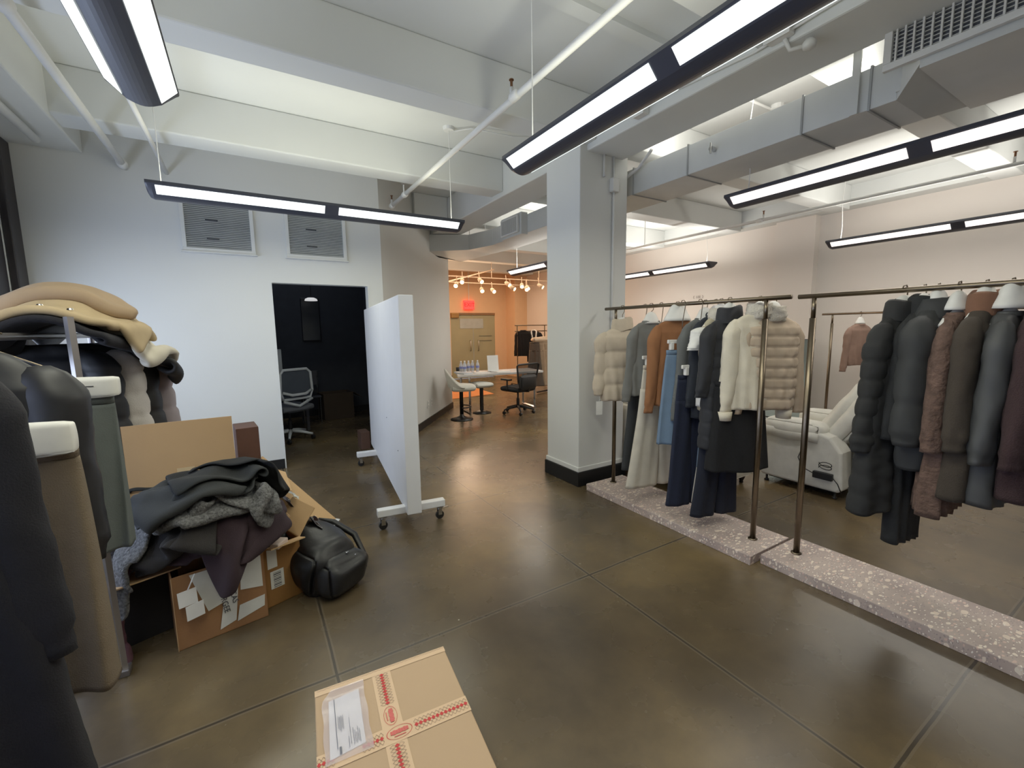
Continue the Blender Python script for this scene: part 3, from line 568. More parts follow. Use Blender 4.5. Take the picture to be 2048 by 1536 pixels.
pants('pale grey trousers showing low behind the navy jeans', 'trousers', 'trousers', (X1+.02, 1.89, 1.05), .3, cloth('trouser_pale', (184, 178, 166)), L_=.85, w=.1, legw=.09, t=.025)
pants('navy trousers hanging low below the sand fur vest', 'trousers', 'trousers', (X1-.02, 1.83, 1.12), .4, cloth('trouser_navy', (20, 24, 38)), L_=1.0, w=.12, legw=.1, t=.03, sd=5)
top('white shirt layer under the sand vest', 'shirt', 'tee_shirt', (X1+.03, 1.9, 1.53), .5, TSH, L_=.6, w0=.17, w1=.15, t0=.03, t1=.04, sl=.16, r0=.06, r1=.06)
top('sleeveless sand puffer vest with cream fur collar', 'vest', 'puffer_vest', (X1+.04, 1.89, 1.56), .5, OLIVE, L_=.66, w0=.155, w1=.14, t0=.05, t1=.06, sl=0, collar='fur', cm=FUR, quilt='g', qa=.016, nh=5, nu=2)
hooked(X1+.04, 1.89, Z1, .06, 'white hanger inside the sand fur vest', .5)
top('long black quilted vest with stand collar', 'coat', 'quilted_vest', (X1+.0, 1.8, 1.55), .5, BLACKQ, L_=.9, w0=.18, w1=.2, t0=.05, t1=.07, sl=.5, r0=.06, r1=.05, collar='stand', quilt='g', qa=.014, nh=9, nu=3, squilt=None)
hooked(X1+.0, 1.8, Z1, .06, 'hanger inside the long black quilted vest', .6)
pants('wide black skirt hanging below the quilted vest and the ivory fleece', 'wide_skirt', 'skirt', (X1+.04, 1.73, 1.13), .5, BLACK, L_=.62, w=.19, t=.07, skirt=True, wh=.24, sd=2, fk=5)
top('ivory fleece jacket with ribbed cuffs hanging beside the taupe quilted jacket', 'jacket', 'fleece_jacket', (X1+.09, 1.645, 1.58), .75, IVORY, L_=.64, w0=.19, w1=.18, t0=.045, t1=.06, sl=.62, r0=.068, r1=.055, collar='fur', cm=FUR, cuffm=IVORY)
hooked(X1+.09, 1.645, Z1, .06, 'hanger inside the ivory fleece jacket', .65)
top('taupe bubble quilted jacket with knit sleeves and fur collar, end of the pillar side rack', 'jacket', 'quilted_jacket', (X1+.17, 1.6, 1.56), .75, TAUPEQ, L_=.62, w0=.19, w1=.17, t0=.06, t1=.07, sl=.62, r0=.062, r1=.045, collar='fur', cm=FUR, quilt='g', qa=.024, nh=8, nu=4, sm=cloth('knit_sand', (186, 166, 142)), squilt=None)
hooked(X1+.17, 1.6, Z1, .06, 'hanger inside the taupe bubble quilted jacket', .75)
# rack 2
X2 = 2.885; Z2 = 1.672
BQ = cloth('coat_black_matte', (35, 35, 35), r=.85, bump=.1, bs=60); B3 = cloth('puffer_ink', (47, 48, 49), r=.8, bump=.06, bs=50); FURB = cloth('fur_brown', (98, 76, 66), bump=.9, bs=60, var=.3, vs=30); OLV = cloth('coat_olive_brown', (62, 54, 46), bump=.3); LEA = cloth('coat_slate', (66, 67, 68), r=.6, bump=.05); MAR = cloth('knit_maroon', (58, 40, 42), bump=.5)
top('long black diamond quilted coat with silver snaps, first on the near rack', 'coat', 'quilted_coat', (X2+.0, .885, 1.54), .3, BQ, L_=.97, w0=.2, w1=.25, t0=.06, t1=.08, sl=.66, r0=.07, r1=.058, collar='stand', quilt='d', qa=.016, nh=9, nu=2, hems=.22, snaps=5, neck=.09)
hooked(X2+.0, .885, Z2, .09, 'white hanger neck above the black diamond quilted coat', .5, big=1.15)
top('black wool coat with narrow long body hanging second on the near rack', 'coat', 'wool_coat', (X2+.04, .82, 1.56), .1, cloth('coat_black_wool', (36, 37, 38)), L_=1.2, w0=.17, w1=.13, t0=.05, t1=.05, sl=.6, r0=.06, r1=.052, collar='stand')
hooked(X2+.04, .82, Z2, .07, 'white hanger above the black wool coat', .1)
top('ink black hooded puffer hanging third on the near rack', 'jacket', 'hooded_puffer', (X2+.03, .765, 1.57), -.02, B3, L_=.78, w0=.2, w1=.2, t0=.07, t1=.08, sl=.62, r0=.085, r1=.08, collar='hood', quilt='h', qa=.02, nh=4, neck=.09)
hooked(X2+.03, .765, Z2, .06, 'white hanger above the ink black hooded puffer', -.02, big=1.1)
top('brown fur coat squeezed between the puffer and the olive coat', 'coat', 'fur_coat', (X2, .685, 1.54), -.15, FURB, L_=.95, w0=.18, w1=.2, t0=.045, t1=.06, sl=.6, r0=.055, r1=.055, folds=.02, fk=7)
hooked(X2, .685, Z2, .07, 'white hanger above the brown fur coat', .2, big=1.0)
top('dark olive brown wool coat with rust collar', 'coat', 'wool_coat', (X2+.02, .6, 1.56), -.05, OLV, L_=.86, w0=.2, w1=.24, t0=.06, t1=.07, sl=.6, r0=.065, r1=.06, collar='stand', cm=cloth('collar_rust', (120, 84, 64)))
hooked(X2+.02, .6, Z2, .05, 'pale hanger above the dark olive brown coat', .3)
top('slate grey coat with smooth shoulders, right of the olive brown coat', 'coat', 'overcoat', (X2+.02, .52, 1.54), -.05, LEA, L_=.85, w0=.19, w1=.21, t0=.06, t1=.07, sl=.62, r0=.065, r1=.06, collar='crew')
hooked(X2+.02, .52, Z2, .07, 'tall white hanger neck above the slate grey coat', .25, big=1.3)
top('maroon knit cardigan at the far end of the near rack', 'cardigan', 'cardigan', (X2+.02, .43, 1.54), -.1, MAR, L_=.8, w0=.19, w1=.2, t0=.06, t1=.07, sl=.62, r0=.06, r1=.055, collar='crew')
# rack 3
top('small pinkish brown sweater on the distant rack', 'sweater', 'sweater', (7.1, 2.62, 1.5), .5, cloth('knit_rose', (140, 112, 98)), L_=.55, w0=.2, w1=.18, sl=.6, r0=.055, r1=.045)
hooked(7.1, 2.62, 1.652, .1, 'white hanger above the pinkish brown sweater', .5)
top('dark brown cardigan on the distant rack', 'cardigan', 'cardigan', (7.1, 2.1, 1.5), .4, cloth('knit_dkbrown', (76, 58, 52)), L_=.7, w0=.2, w1=.2, sl=.6)
hooked(7.1, 2.1, 1.652, .1, 'white hanger above the dark brown cardigan', .4)
# ================================================================ seating behind the racks
def cushion(c, d, M=None, rz=0, lv=3, wr=.006, sd=0, bulge=.02, rr=.3):
    # soft rounded box: subdivided cube pushed to a superellipsoid with light wrinkles
    n = 14; V = []; F = []; idx = {}
    def P_(a, b, f):
        a, b = a*2-1, b*2-1
        p = [(1, a, b), (-1, a, b), (a, 1, b), (a, -1, b), (a, b, 1), (a, b, -1)][f]; return p
    R = Matrix.Rotation(rz, 4, 'Z') if M is None else M
    for f in range(6):
        for i in range(n):
            for j in range(n):
                q = []
                for (a, b) in ((i, j), (i+1, j), (i+1, j+1), (i, j+1)):
                    p = tuple(round(v, 5) for v in P_(a/n, b/n, f))
                    if p not in idx:
                        idx[p] = len(V); v = Vector(p); h = Vector([x/2 for x in d]); e = 1-rr
                        # round the corners by a clamp and re-extend
                        rad = min(h)*rr*2 if min(h)*rr*2 < min(h) else min(h)*.98
                        w_ = Vector([v[k]*h[k] for k in range(3)]); core = Vector([max(-(h[k]-rad), min(h[k]-rad, w_[k])) for k in range(3)]); dd_ = w_-core
                        if dd_.length > 1e-9: w_ = core+dd_.normalized()*rad
                        w_ += Vector([bulge*v[k]*math.prod([(1-v[m]**2) for m in range(3) if m != k]) for k in range(3)])
                        w_ += Vector(noise.noise_vector(w_*6+Vector((sd, sd, sd))))*wr
                        V.append(R @ w_+Vector(c))
                    q.append(idx[p])
                F.append(tuple(q))
    m = MB(); m.add(V, F)
    return m
UPH = cloth('upholstery_white', (214, 212, 202), bump=.12, bs=120); UPHS = cloth('upholstery_cream', (212, 206, 190), bump=.12, bs=120)
WOODD = mat('turned_wood_dark', (30, 20, 18), .35, var=.1)
# sofa seen from behind under the pillar side rack
sf = thing('sofa', 'cream upholstered sofa with dark turned legs behind the pillar side rack', 'sofa', (3.62, 3.0, 0))
obj('sofa_body', cushion((3.65, 2.97, .27), (.86, 1.42, .4), rr=.08, sd=1, bulge=.004), UPHS, sf, smooth=True)
obj('backrest', cushion((3.34, 3.0, .5), (.2, 1.36, .5), rr=.3, sd=2), UPHS, sf, smooth=True)
for s, y in ((0, 2.3), (1, 3.64)): obj('armrest', cushion((3.7, y+.03*(1-2*s), .47), (.72, .18, .3), rr=.35, sd=3+s), UPHS, sf, smooth=True)
obj('seat_cushion', cushion((3.78, 2.97, .5), (.58, 1.1, .16), rr=.3, sd=5), UPHS, sf, smooth=True)
for x, y in ((3.27, 2.32), (3.98, 2.32), (3.27, 3.6), (3.98, 3.6)):
    obj('turned_leg', MB().lathe([(.014, 0), (.02, .006), (.016, .02), (.03, .05), (.034, .075), (.022, .09), (.032, .1), (.03, .125)], (x, y, .0), 18), WOODD, sf, smooth=True)
tag(obj('area_rug', MB().bb(3.6, 5.2, 2.62, 3.9, .0, .012), cloth('rug_cream', (206, 196, 176), bump=.6, bs=90), bevel=.004), 'pale cream rug on the floor between sofa and armchair', 'rug')
# power recliner
rc = thing('recliner', 'white power recliner armchair with its back tilted toward the camera side', 'armchair', (4.5, 1.95, 0), 0)
cx, cy = 4.5, 1.95
def cpt(x, y): return (cx+x, cy+y)
# sides: chair faces +Y (away), left side panel faces -X
for s, x in ((0, 4.3), (1, 4.98)):
    prof = [(-.34, .07), (.3, .07), (.36, .12), (.36, .5), (.3, .56), (-.1, .58), (-.26, .54), (-.35, .42), (-.37, .1)]
    sp = MB(); R = []
    for xx, k in ((x-.1, .95), (x-.085, 1.0), (x+.085, 1.0), (x+.1, .95)):
        R.append([(xx, cy+a*k, .32+(b-.32)*k) for a, b in prof])
    sp.rings(R); obj('side_panel', sp, UPH, rc, smooth=False, bevel=.02, segs=3)
    obj('armrest', cushion((x, cy+.07, .56), (.23, .5, .15), rr=.42, sd=4+s, bulge=.01), UPH, rc, smooth=True)
    if s == 0: obj('arm_cover', MB().rings([[(x-.118, cy-.17+.48*q, z) for z in (.47+.012*math.sin(9*q), .52, .56)] for q in [k/8 for k in range(9)]], closed=False), UPH, rc, smooth=True, solid=.008)
obj('seat_cushion', cushion((4.64, cy+.08, .43), (.5, .56, .17), rr=.35, sd=8), UPH, rc, smooth=True)
Mb = Matrix.Rotation(math.radians(32), 4, 'X')
obj('backrest', cushion((4.64, cy-.35, .72), (.6, .16, .74), M=Mb, rr=.3, sd=9, wr=.014, bulge=.03), UPH, rc, smooth=True)
obj('back_cushion', cushion((4.64, cy-.25, .74), (.5, .14, .6), M=Mb, rr=.4, sd=10, wr=.015, bulge=.03), UPH, rc, smooth=True)
obj('foot_panel', cushion((4.64, cy+.38, .28), (.52, .06, .36), rr=.3, sd=3), UPH, rc, smooth=True)
R = [[(4.22+.01*math.sin(8*u), cy-.36-.02-.16*math.sin(PI*v*.9)*(1-abs(u-.5)*.6)+.02*math.sin(14*u+3*v), .5-.4*v) for u in [i/12 for i in range(13)]] for v in [k/10 for k in range(11)]]
R = [[(4.24+.72*u, cy-.4-.14*math.sin(PI*v*.8)*(1-.5*abs(u-.4))-.015*math.sin(14*u+3*v), .56-.46*v) for u in [i/16 for i in range(17)]] for v in [k/12 for k in range(13)]]
obj('back_drape', MB().rings(R, closed=False), UPH, rc, smooth=True, solid=.006)
obj('base_frame', MB().bb(4.3, 4.98, cy-.28, cy+.28, .035, .07), BLACKP, rc)
for x, y in ((4.26, cy-.3), (4.26, cy+.28), (5.02, cy-.3), (5.02, cy+.28)): obj('foot', MB().lathe([(.02, 0), (.022, .01), (.01, .02), (.012, .075)], (x, y, 0), 12), BLACKM, rc, smooth=True)
ps = thing('power_supply', 'small black power adapter with coiled cord on the recliner side', 'power adapter', (4.19, 1.72, .18))
obj('adapter_box', MB().box((4.182, 1.72, .2), (.04, .15, .06)), BLACKP, ps, bevel=.006)
obj('cord', MB().tube([(4.175, 1.78, .2), (4.165, 1.88, .24), (4.17, 1.92, .32), (4.18, 1.9, .4)], .004, 6).tube([(4.165, 1.7+.05*math.cos(a), .27+.025*math.sin(a)+.004*a) for a in [k*.5 for k in range(26)]], .0035, 6).tube([(4.175, 1.64, .2), (4.17, 1.6, .16), (4.2, 1.58, .08)], .004, 6), BLACKP, ps, smooth=True)
# leaning mirror
mrr = thing('leaning_mirror', 'large frameless mirror leaning on the pink wall beyond the armchair', 'mirror', (7.3, 3.6, 0), 0)
Mm = lookM((7.3, 3.95, .0), (.0, -1, 0), (.22, 0, 1.3)); MIR = mat('mirror_glass', (190, 205, 205), .03, metal=1, var=0)
obj('mirror_pane', MB().extr([(0, 0), (.62, 0), (.62, 1.3), (0, 1.3)], Mm, .012), MIR, mrr)
fm = MB()
for a, b_, c, d_ in ((0, .62, 0, .008), (0, .62, 1.292, 1.3), (0, .008, 0, 1.3), (.612, .62, 0, 1.3)): fm.extr([(a, c), (b_, c), (b_, d_), (a, d_)], Mm, .018)
obj('mirror_edge', fm, BLACKM, mrr)
# tall grey boards against the pink wall, and thin rods behind
for i, (y, wd_) in enumerate(((4.95, .13), (4.3, .2))): tag(obj('wall_board', MB().bb(7.64, 7.7, y, y+wd_, 1.6, 1.95), mat('board_grey', (120, 112, 106), .7), bevel=.004), ['grey upright wall board above the black vest hanger', 'grey upright wall board right above the fleece jacket'][i], 'board')
# ================================================================ room behind the doorway
oc = thing('office_chair', 'white framed mesh office chair in the dark doorway', 'office chair', (.42, 6.75, 0), .5)
OW = WM[oc.name]; OCW = mat('chair_white', (196, 200, 204), .5); MESH = mat('chair_mesh', (72, 78, 88), .9, bump=.5, bs=300)
def star(root, W, m, r=.3, whm=BLACKP, z=.07):
    for k in range(5):
        a = 2*PI*k/5+.3; e = Vector((math.cos(a)*r, math.sin(a)*r, z)); f = MB().tube([(0, 0, z+.06), (e.x*.5, e.y*.5, z+.04), (e.x, e.y, z+.005)], [.028, .022, .014], 8); leg = obj('leg', xf(f, W), m, root, smooth=True)
        w = MB().tube([(e.x-.018, e.y, .03), (e.x+.018, e.y, .03)], .029, 14); w.tube([(e.x, e.y, .03), (e.x, e.y, .08)], .008, 6); obj('caster', xf(w, W), whm, leg, smooth=False)
    obj('gas_column', xf(MB().tube([(0, 0, .1), (0, 0, .27), (0, 0, .27), (0, 0, .42)], [.028, .028, .016, .016], 14), W), BLACKP, root, smooth=False)
star(oc, OW, OCW)
obj('seat', xf(cushion((0, 0, .46), (.48, .47, .08), rr=.4), OW), mat('seat_grey', (90, 92, 98), .9), oc, smooth=True)
fr = MB(); pts = [(x, -.24+.05*math.cos(x*4), z) for x, z in ((-.2, .6), (-.235, .7), (-.22, .95), (-.17, 1.0), (.17, 1.0), (.22, .95), (.235, .7), (.2, .6), (-.2, .6))]; fr.tube(pts, .019, 10)
obj('back_frame', xf(fr, OW), OCW, oc, smooth=True); obj('back_mesh', xf(MB().rings([[(x*.21, -.24+.05*math.cos(x*.8), z) for x in (-1, -.5, 0, .5, 1)] for z in (.62, .75, .9, .99)], closed=False), OW), MESH, oc, smooth=True)
obj('lumbar_bar', xf(MB().tube([(-.21, -.22, .7), (-.1, -.26, .66), (.1, -.26, .66), (.21, -.22, .7)], .02, 8).tube([(-.21, -.23, .58), (0, -.25, .5), (.21, -.23, .58)], .02, 8), OW), OCW, oc, smooth=True)
for s in (-1, 1): obj('armrest', xf(MB().tube([(s*.24, -.05, .44), (s*.27, -.02, .52), (s*.27, 0, .65)], .016, 8).box((s*.27, .02, .665), (.07, .24, .03)), OW), OCW, oc, bevel=.005)
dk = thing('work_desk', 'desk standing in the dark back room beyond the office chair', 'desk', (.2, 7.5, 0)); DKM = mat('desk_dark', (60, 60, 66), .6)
obj('desktop', MB().bb(-.6, .75, 7.2, 7.9, .7, .735), DKM, dk, bevel=.004)
for x, y in ((-.55, 7.25), (.7, 7.25), (-.55, 7.85), (.7, 7.85)): obj('leg', MB().bb(x-.02, x+.02, y-.02, y+.02, 0, .7), DKM, dk)
mn = thing('computer_monitor', 'pale monitor on the dark room desk behind the chair', 'monitor', (.3, 7.5, .735)); obj('screen', MB().bb(.15, .42, 7.48, 7.51, .83, 1.25), OCW, mn, bevel=.006); obj('stand', MB().bb(.26, .32, 7.48, 7.52, .745, .85).bb(.2, .38, 7.42, 7.58, .736, .746), BLACKP, mn)
tag(obj('wall_frame', MB().bb(.83, 1.13, 8.47, 8.5, 1.35, 2.1), mat('frame_dark', (30, 32, 36), .3), bevel=.01), 'dark framed picture on the back wall of the dark room', 'picture frame')
tag(obj('pendant_dome', MB().lathe([(.1, 0), (.09, .03), (.05, .05)], (.95, 8.0, 2.02), 16), mat('dome_glow', (200, 205, 210), .3, emit=.4), smooth=True), 'small glinting dome lamp hanging in the dark room', 'lamp')
tag(obj('pull_rod', MB().tube([(.95, 8.0, 2.06), (.95, 8.0, 3.45)], .006, 6), BLACKM), 'thin black rod holding the dome lamp in the dark room', 'rod')
def carton(label, name, x, y, z, sx, sy, sz, rz, c=(150, 112, 76), open_=True, flaps=(), inner=True, mname='cardboard', group=None):
    t = thing(name, label, 'box', (x, y, z), rz, group); W = WM[t.name]; m = mat(mname, c, .85, var=.06, vs=5, bump=.1, bs=90)
    th_ = .006; b = MB(); hx, hy = sx/2, sy/2
    if open_: b.bb(-hx, hx, -hy, -hy+th_, 0, sz).bb(-hx, hx, hy-th_, hy, 0, sz).bb(-hx, -hx+th_, -hy, hy, 0, sz).bb(hx-th_, hx, -hy, hy, 0, sz).bb(-hx, hx, -hy, hy, 0, th_)
    else: b.bb(-hx, hx, -hy, hy, 0, sz)
    obj('carton_body', xf(b, W), m, t, bevel=.002)
    for (side, ln, an, *ex) in flaps:      # side n/s/e/w, length, angle above horizontal outward
        ca, sa = math.cos(an)*ln, math.sin(an)*ln; sk = ex[0] if ex else .0
        if side in 'ns': s = 1 if side == 'n' else -1; R = [[(-hx+sk*0, s*hy, sz), (hx, s*hy, sz)], [(-hx+sk, s*(hy+ca*.5), sz+sa*.52), (hx-sk, s*(hy+ca*.5), sz+sa*.52)], [(-hx+sk, s*(hy+ca), sz+sa), (hx-sk, s*(hy+ca), sz+sa)]]
        else: s = 1 if side == 'e' else -1; R = [[(s*hx, -hy, sz), (s*hx, hy, sz)], [(s*(hx+ca*.5), -hy+sk, sz+sa*.52), (s*(hx+ca*.5), hy-sk, sz+sa*.52)], [(s*(hx+ca), -hy+sk, sz+sa), (s*(hx+ca), hy-sk, sz+sa)]]
        obj('flap', xf(MB().rings(R, closed=False), W), ex[1] if len(ex) > 1 else m, t, solid=.006)
    return t
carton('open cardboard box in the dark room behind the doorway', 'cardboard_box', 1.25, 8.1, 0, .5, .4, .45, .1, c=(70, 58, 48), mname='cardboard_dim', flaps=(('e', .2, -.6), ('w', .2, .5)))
ch2 = thing('folding_chair', 'dim folding chair beside the box in the dark room', 'chair', (.85, 7.9, 0)); obj('seat', MB().bb(.68, .98, 7.75, 8.05, .42, .45), DKM, ch2, bevel=.01); obj('backrest', MB().bb(.68, .98, 8.05, 8.07, .6, .85), DKM, ch2, bevel=.01)
for x, y in ((.7, 7.77), (.96, 7.77), (.7, 8.05), (.96, 8.05)): obj('leg', MB().tube([(x, y, 0), (x, y, .42 if y < 8 else .84)], .011, 8), CHROME, ch2)
tag(obj('small_carton', MB().bb(1.14, 1.25, 5.62, 5.85, 0, .22), mat('cardboard_brownred', (88, 62, 50), .85), bevel=.004), 'small brown carton by the right jamb of the doorway', 'box')
# ================================================================ reception area, far left of the pillar
tb = thing('reception_table', 'long white marble topped table with steel trestle legs', 'table', (3.9, 7.2, 0)); 
tb0 = Vector((3.05, 7.45, 0)); tbd = Vector((1.95, -.35, 0)); 
Tm = lookM((3.85, 7.15, .68), (1, -.12, 0), (.12, 1, 0)); MARB = mat('marble', (208, 206, 204), .3, var=.12, vs=4)
obj('tabletop', MB().extr([(-.74, -.33), (.95, -.33), (.95, .33), (-.58, .33)], Tm, .04), MARB, tb, bevel=.005)
for s in (-.5, .8):
    for v in (-.25, .25): q = Tm @ Vector((s, v, 0)); obj('leg', MB().tube([(q.x, q.y, .02), (q.x, q.y, .68)], .022, 4), CHROME, tb)
    a = Tm @ Vector((s, -.28, 0)); b_ = Tm @ Vector((s, .28, 0)); obj('foot_rail', MB().tube([(a.x, a.y, .02), (b_.x, b_.y, .02)], .02, 4), CHROME, tb)
# bar stool
bs = thing('bar_stool', 'white shell bar stool with a dark round base by the diagonal wall', 'stool', (3.0, 6.62, 0), -.35); BW = WM[bs.name]
obj('base', xf(MB().lathe([(.19, 0), (.19, .012), (.12, .03), (.04, .06), (.03, .1)], n=28), BW), BLACKM, bs, smooth=True); obj('column', xf(MB().lathe([(.032, .08), (.032, .5), (.05, .53)], n=16), BW), BLACKM, bs, smooth=True)
R = []
for k in range(11):
    q = k/10; a0 = PI*.5+PI; 
    R.append([(.0, 0, 0)])
sh = MB(); rows = []
for i in range(13):
    v = i/12; row = []
    for j in range(17):
        a = PI*(j/16)*1.15+PI/2-.075*PI; cx_, sy_ = math.cos(a), math.sin(a); back = max(0, -cx_)
        r = .2+.035*v; h = .555+v*(.02+.3*back**1.3)
        row.append(((r*cx_)-.03*v*back, r*sy_*1.05, h))
    rows.append(row)
sh.rings(rows, closed=False); obj('shell_back', xf(sh, BW), UPH, bs, smooth=True, solid=.03, sub=1); obj('seat_pad', xf(cushion((.03, 0, .545), (.4, .38, .09), rr=.45), BW), UPH, bs, smooth=True)
obj('footrest', xf(MB().tube([(.16*math.cos(a), .16*math.sin(a), .22) for a in [k*PI/10-PI/2 for k in range(11)]], .01, 8), BW), BLACKM, bs, smooth=True)
s2 = thing('bar_stool', 'bar stool mostly hidden under the marble table', 'stool', (3.55, 6.95, 0)); obj('base', MB().lathe([(.17, 0), (.17, .012), (.04, .05)], (3.55, 6.95, 0), 24), BLACKM, s2, smooth=True); obj('column', MB().tube([(3.55, 6.95, .03), (3.55, 6.95, .5)], .035, 12), BLACKM, s2); obj('seat_pad', cushion((3.55, 6.95, .52), (.34, .34, .07), rr=.45), UPH, s2, smooth=True)
# black mesh chair
bc = thing('office_chair', 'black mesh office chair at the marble table', 'office chair', (4.08, 6.55, 0), .25); CW = WM[bc.name]
star(bc, CW, BLACKP, .28)
obj('seat', xf(cushion((0, 0, .45), (.46, .46, .08), rr=.4), CW), mat('seat_black', (24, 24, 26), .9), bc, smooth=True)
obj('back_frame', xf(MB().tube([(x, -.22-.1*(z-.5), z) for x, z in ((-.17, .5), (-.23, .62), (-.28, .88), (-.24, .9), (.24, .9), (.28, .88), (.23, .62), (.17, .5), (-.17, .5))], .016, 8), CW), BLACKP, bc, smooth=True)
obj('back_mesh', xf(MB().rings([[(x*w_, -.22-.1*(z-.5)-.02*(1-x*x), z) for x in (-1, -.5, 0, .5, 1)] for z, w_ in ((.5, .17), (.62, .23), (.75, .26), (.89, .27))], closed=False), CW), glassmat('black_mesh', (14, 14, 16), .72, .9), bc, smooth=True)
obj('lumbar_pad', xf(cushion((0, -.25, .58), (.4, .06, .24), rr=.45), CW), BLACKP, bc, smooth=True); obj('spine', xf(MB().tube([(0, -.02, .4), (0, -.26, .42), (0, -.28, .6)], .02, 8), CW), BLACKP, bc, smooth=True)
for s in (-1, 1): obj('armrest', xf(MB().tube([(s*.23, 0, .43), (s*.27, 0, .46), (s*.27, 0, .62)], .015, 8).box((s*.27, .02, .63), (.07, .22, .03)), CW), BLACKP, bc, bevel=.005)
# things on the table
WAT = glassmat('bottle_plastic', (225, 232, 240), .45, .1); CAPM = mat('cap_white', (235, 235, 235), .5); LBL = mat('bottle_label', (120, 130, 190), .6)
def tpt(u, v): q = Tm @ Vector((u, v, .04)); return (q.x, q.y, q.z)
proto = None
labs = ['first water bottle from the left on the marble table', 'second water bottle from the left on the marble table', 'middle water bottle of the row on the marble table', 'fourth water bottle from the left on the marble table', 'last water bottle of the row, next to the sign', 'front water bottle standing before the row']
for i, (u, v) in enumerate(((-.54, .1), (-.46, .13), (-.38, .14), (-.3, .15), (-.21, .12), (-.5, .0))):
    if proto is None:
        proto = thing('water_bottle', labs[0], 'bottle', tpt(u, v), 0, 'water bottles on the marble table'); W = WM[proto.name]
        obj('bottle_body', xf(MB().lathe([(.028, 0), (.032, .01), (.031, .06), (.033, .07), (.033, .12), (.03, .15), (.013, .19), (.013, .2)], n=18), W), WAT, proto, smooth=True)
        obj('cap', xf(MB().lathe([(.015, .198), (.015, .215)], n=14), W), CAPM, proto); obj('paper_label', xf(MB().lathe([(.0335, .075), (.0335, .115)], n=18), W), LBL, proto)
    else: dup(proto, tpt(u, v), label=labs[i])
sg = thing('table_sign', 'white acrylic stand with a printed sheet on the marble table', 'sign', tpt(.08, .05)); q = Vector(tpt(.08, .05)); Ms = lookM((q.x-.11, q.y+.01, q.z), (1, -.12, 0), (0, .1, 1))
obj('sheet', MB().extr([(0, 0), (.22, 0), (.22, .3), (0, .3)], Ms, .006), WHITEP, sg); ln = MB()
for k in range(7): ln.extr([(.05+.01*(k % 2), .25-k*.018), (.17-.012*(k % 3), .25-k*.018), (.17-.012*(k % 3), .256-k*.018), (.05+.01*(k % 2), .256-k*.018)], Ms @ Matrix.Translation((0, 0, -.001)), .001)
obj('printed_lines', ln, mat('print_grey', (150, 150, 155), .8), sg); obj('foot_plate', MB().extr([(0, -.0), (.22, 0), (.22, .006), (0, .006)], Ms @ Matrix.Translation((0, 0, -.1)), .2), WHITEP, sg)
for i, (u, v, a, w_, h_, lab) in enumerate(((-.56, -.14, .2, .2, .26, 'glossy plastic wrapped papers at the left end of the marble table'), (-.25, -.12, -.1, .24, .17, 'white booklet lying in front of the bottles'), (.15, -.15, .1, .3, .21, 'white sheet lying flat in front of the table sign'), (-.62, .06, .3, .1, .09, 'stack of cards near the wall end of the marble table'))):
    x, y, z = tpt(u, v); tag(obj('paper_stack', MB().box((x, y, z+.008+(.006 if i in (0, 3) else 0)), (w_, h_, .014+(.014 if i in (0, 3) else 0)), a), [mat('paper_white', (222, 222, 220), .5), mat('paper_white2', (205, 208, 212), .25)][i in (0, 3)], bevel=.002), lab, 'papers')
x, y, z = tpt(-.56, .24); tag(obj('black_cup', MB().lathe([(.03, 0), (.036, .09), (.033, .09), (.028, .01)], (x, y, z), 16), BLACKP, smooth=True), 'small black cup at the wall end of the marble table', 'cup')
tag(obj('door_mat', MB().prism([(3.6, 8.7), (4.85, 8.85), (4.95, 9.95), (3.6, 9.95)], 0, .01), mat('mat_orange', (206, 128, 70), .9)), 'orange lit doormat on the floor behind the stool', 'mat')
# exit sign and glass door
ex = thing('exit_sign', 'red lit exit sign above the glass door', 'exit sign', (5.9, 12.2, 2.12)); obj('sign_box', MB().bb(5.72, 6.06, 12.2, 12.29, 2.13, 2.4), mat('sign_red', (250, 60, 50), .5, emit=1.6, ec=(255, 50, 45)), ex, bevel=.01)
text('exit_text', 'EXIT', .17, lookM((5.89, 12.197, 2.265), (1, 0, 0), (0, 0, 1)), mat('exit_dark', (170, 10, 20), .5, emit=.5, ec=(190, 10, 20)), ex); obj('sign_stem', MB().tube([(5.89, 12.24, 2.4), (5.89, 12.24, 3.45)], .012, 8), PIPE, ex)
gd = thing('door_2', 'frosted double glass entrance door under the exit sign', 'door', (6.05, 12.3, 0)); gd['kind'] = 'structure'
GLS = mat('door_glass', (158, 156, 126), .25, var=.08, vs=1.5, spec=.6); 
for i, (x0, x1) in enumerate(((5.29, 6.05), (6.06, 6.82))): obj('glass_leaf', MB().bb(x0, x1, 12.31, 12.33, .01, 1.96), GLS, gd)
obj('header', MB().bb(5.29, 6.82, 12.28, 12.36, 1.96, 2.03), mat('header_brass', (150, 120, 92), .3, metal=.8), gd, bevel=.004); obj('closer_box', MB().bb(5.3, 5.55, 12.24, 12.3, 1.87, 2.02), mat('closer', (170, 130, 80), .3, metal=.7), gd, bevel=.01)
for x in (5.93, 6.2): obj('pull_handle', MB().tube([(x, 12.3, 1.18), (x, 12.25, 1.18), (x, 12.25, .85), (x, 12.3, .85)], .012, 8), CHROME, gd, smooth=True)
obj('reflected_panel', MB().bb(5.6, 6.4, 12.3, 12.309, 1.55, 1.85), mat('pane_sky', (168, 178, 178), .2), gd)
for z in (1.3, 1.15): obj('sticker', MB().bb(6.25, 6.7, 12.3, 12.308, z, z+.02), mat('sticker', (96, 98, 84), .6), gd)
